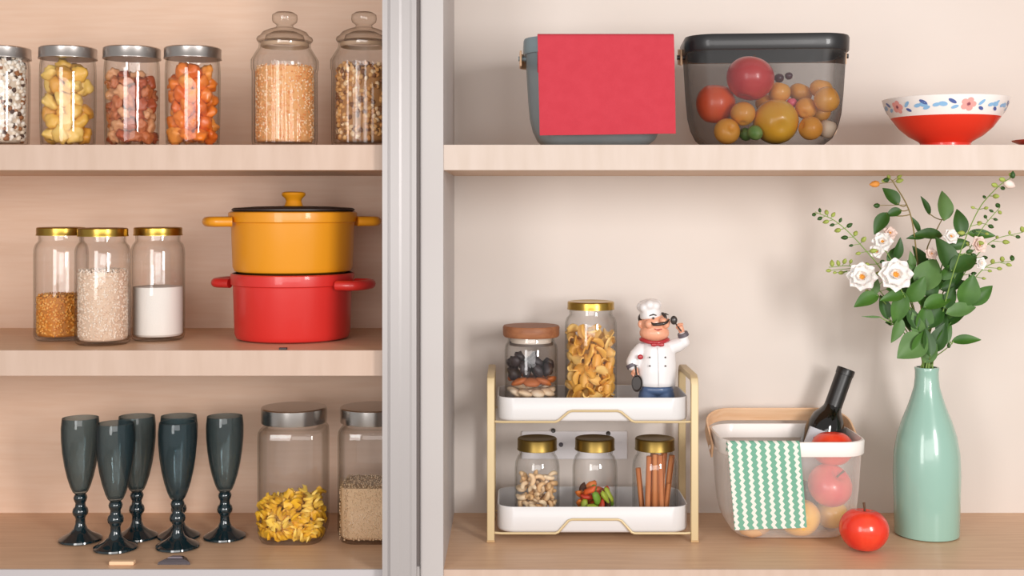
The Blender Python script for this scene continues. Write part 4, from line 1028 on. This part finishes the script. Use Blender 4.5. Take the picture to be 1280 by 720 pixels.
stem('leafy_stem', 'low drooping pale leaf hanging over the vase lip', [(1150, 440, .17), (1137, 425, .14), (1122, 405, .13)],
     [(1139, 434, .12, 46, 215, .75, 2), (1121, 413, .125, 34, 250, .5, 2), (1106, 384, .135, 32, 105, .5, 1), (1111, 404, .14, 10, 160, .7, 1), (1090, 396, .135, 24, 178, .12, 2), (1150, 428, .12, 34, 60, .6, 0)])
stem('leafy_stem', 'grey green broad leaves with white bud in the middle of the bouquet', [(1157, 410, .20), (1160, 365, .17), (1163, 330, .15)],
     [(1160, 343, .14, 48, 60, .72, 2), (1144, 345, .145, 34, 120, .6, 0), (1140, 326, .16, 24, 100, .4, 2)], [(1164, 318, .14, 9, (0, -1, .6), (3, 4, 5), PETP)])
stem('leafy_stem', 'dense dark leaves low in the middle above the vase', [(1160, 440, .19), (1162, 410, .17), (1168, 385, .15)],
     [(1173, 377, .125, 42, 20, .5, 0), (1155, 397, .13, 38, 80, .62, 0), (1174, 422, .135, 40, 70, .55, 1), (1163, 441, .135, 30, 60, .6, 2), (1140, 396, .13, 32, 110, .5, 1), (1177, 402, .14, 36, 80, .45, 1), (1148, 415, .14, 30, 70, .5, 0), (1165, 360, .14, 34, 80, .5, 1)])
def spray(label, path, seed, n=16, spread=12, mats=(0, 0, 3), r=(2.2, 4), name='bud_sprig', extra=()):
    rg = random.Random(seed); buds = list(extra)
    for k in range(n):
        u = .35+.65*k/(n-1); f_ = u*(len(path)-1); i = min(int(f_), len(path)-2); v = f_-i
        a, b = path[i], path[i+1]; side = -1 if k % 2 else 1
        dx, dy = b[0]-a[0], b[1]-a[1]; L = math.hypot(dx, dy) or 1
        sp_ = spread*(1.15-u)*rg.uniform(.5, 1.1)+2.5
        buds.append((a[0]+dx*v-dy/L*sp_*side, a[1]+dy*v+dx/L*sp_*side, a[2]+(b[2]-a[2])*v+rg.uniform(-.01, .01), rg.uniform(*r), rg.choice(mats)))
    return stem(name, label, path, (), (), buds, rad=.0013)
spray('long bud sprig arching out farthest over the wine bottle', [(1145, 425, .18), (1110, 350, .14), (1075, 305, .11), (1045, 277, .10), (1019, 265, .09)], 3, 18, 11)
spray('short yellow green bud sprig spreading low behind the white double bloom', [(1142, 428, .20), (1105, 370, .17), (1070, 335, .15), (1036, 334, .14)], 4, 18, 17, (0, 0, 0, 4))
spray('tall bud sprig rising to the shelf edge with a pale pink bud', [(1168, 430, .16), (1192, 340, .10), (1220, 268, .045), (1245, 236, .01), (1265, 221, -.012)], 5, 12, 9, (0, 0, 3), extra=[(1261, 230, .0, 7, 2), (1266, 219, -.012, 4, 3)])
spray('upright bud sprig in front of the plain wall beside the tall sprig', [(1167, 430, .18), (1192, 350, .15), (1225, 290, .13), (1250, 259, .12)], 6, 16, 12)
spray('thin bud sprig leaning out to the frame edge', [(1168, 432, .19), (1195, 360, .17), (1235, 305, .15), (1279, 290, .14)], 8, 12, 9, (0, 3))
spray('short outer bud sprig level with the small white bloom', [(1168, 434, .17), (1200, 375, .15), (1232, 334, .13), (1266, 326, .12)], 9, 12, 10, (0, 0, 3))

filler = [  # dense inner foliage, one leafy stem after another
    ('leafy stem tucked behind the large white bloom', [(1152, 420, .22), (1138, 370, .20), (1128, 330, .19)], [(1132, 352, .17, 38, 110, .6, 1), (1126, 366, .15, 36, 160, .5, 0), (1134, 398, .15, 36, 120, .5, 1), (1128, 384, .16, 30, 90, .5, 2), (1137, 334, .18, 32, 70, .5, 0)]),
    ('leafy stem filling the heart of the bouquet', [(1159, 420, .20), (1168, 360, .18), (1172, 330, .18)], [(1168, 352, .16, 40, 60, .55, 1), (1182, 346, .16, 38, 40, .5, 0), (1152, 378, .14, 34, 130, .55, 0), (1170, 396, .13, 36, 50, .55, 1), (1150, 322, .19, 34, 120, .5, 1), (1190, 356, .15, 32, 20, .5, 1)]),
    ('leafy stem with dark leaves low on the outer flank', [(1168, 435, .20), (1184, 405, .19), (1192, 380, .18)], [(1192, 398, .15, 36, 30, .45, 1), (1181, 418, .14, 36, 55, .5, 0), (1186, 384, .14, 34, 80, .55, 0), (1160, 428, .12, 36, 95, .5, 1), (1146, 406, .13, 34, 110, .5, 2), (1196, 346, .15, 30, 60, .5, 1)]),
]
for lab, pth, lvs in filler: stem('leafy_stem', lab, pth, lvs)
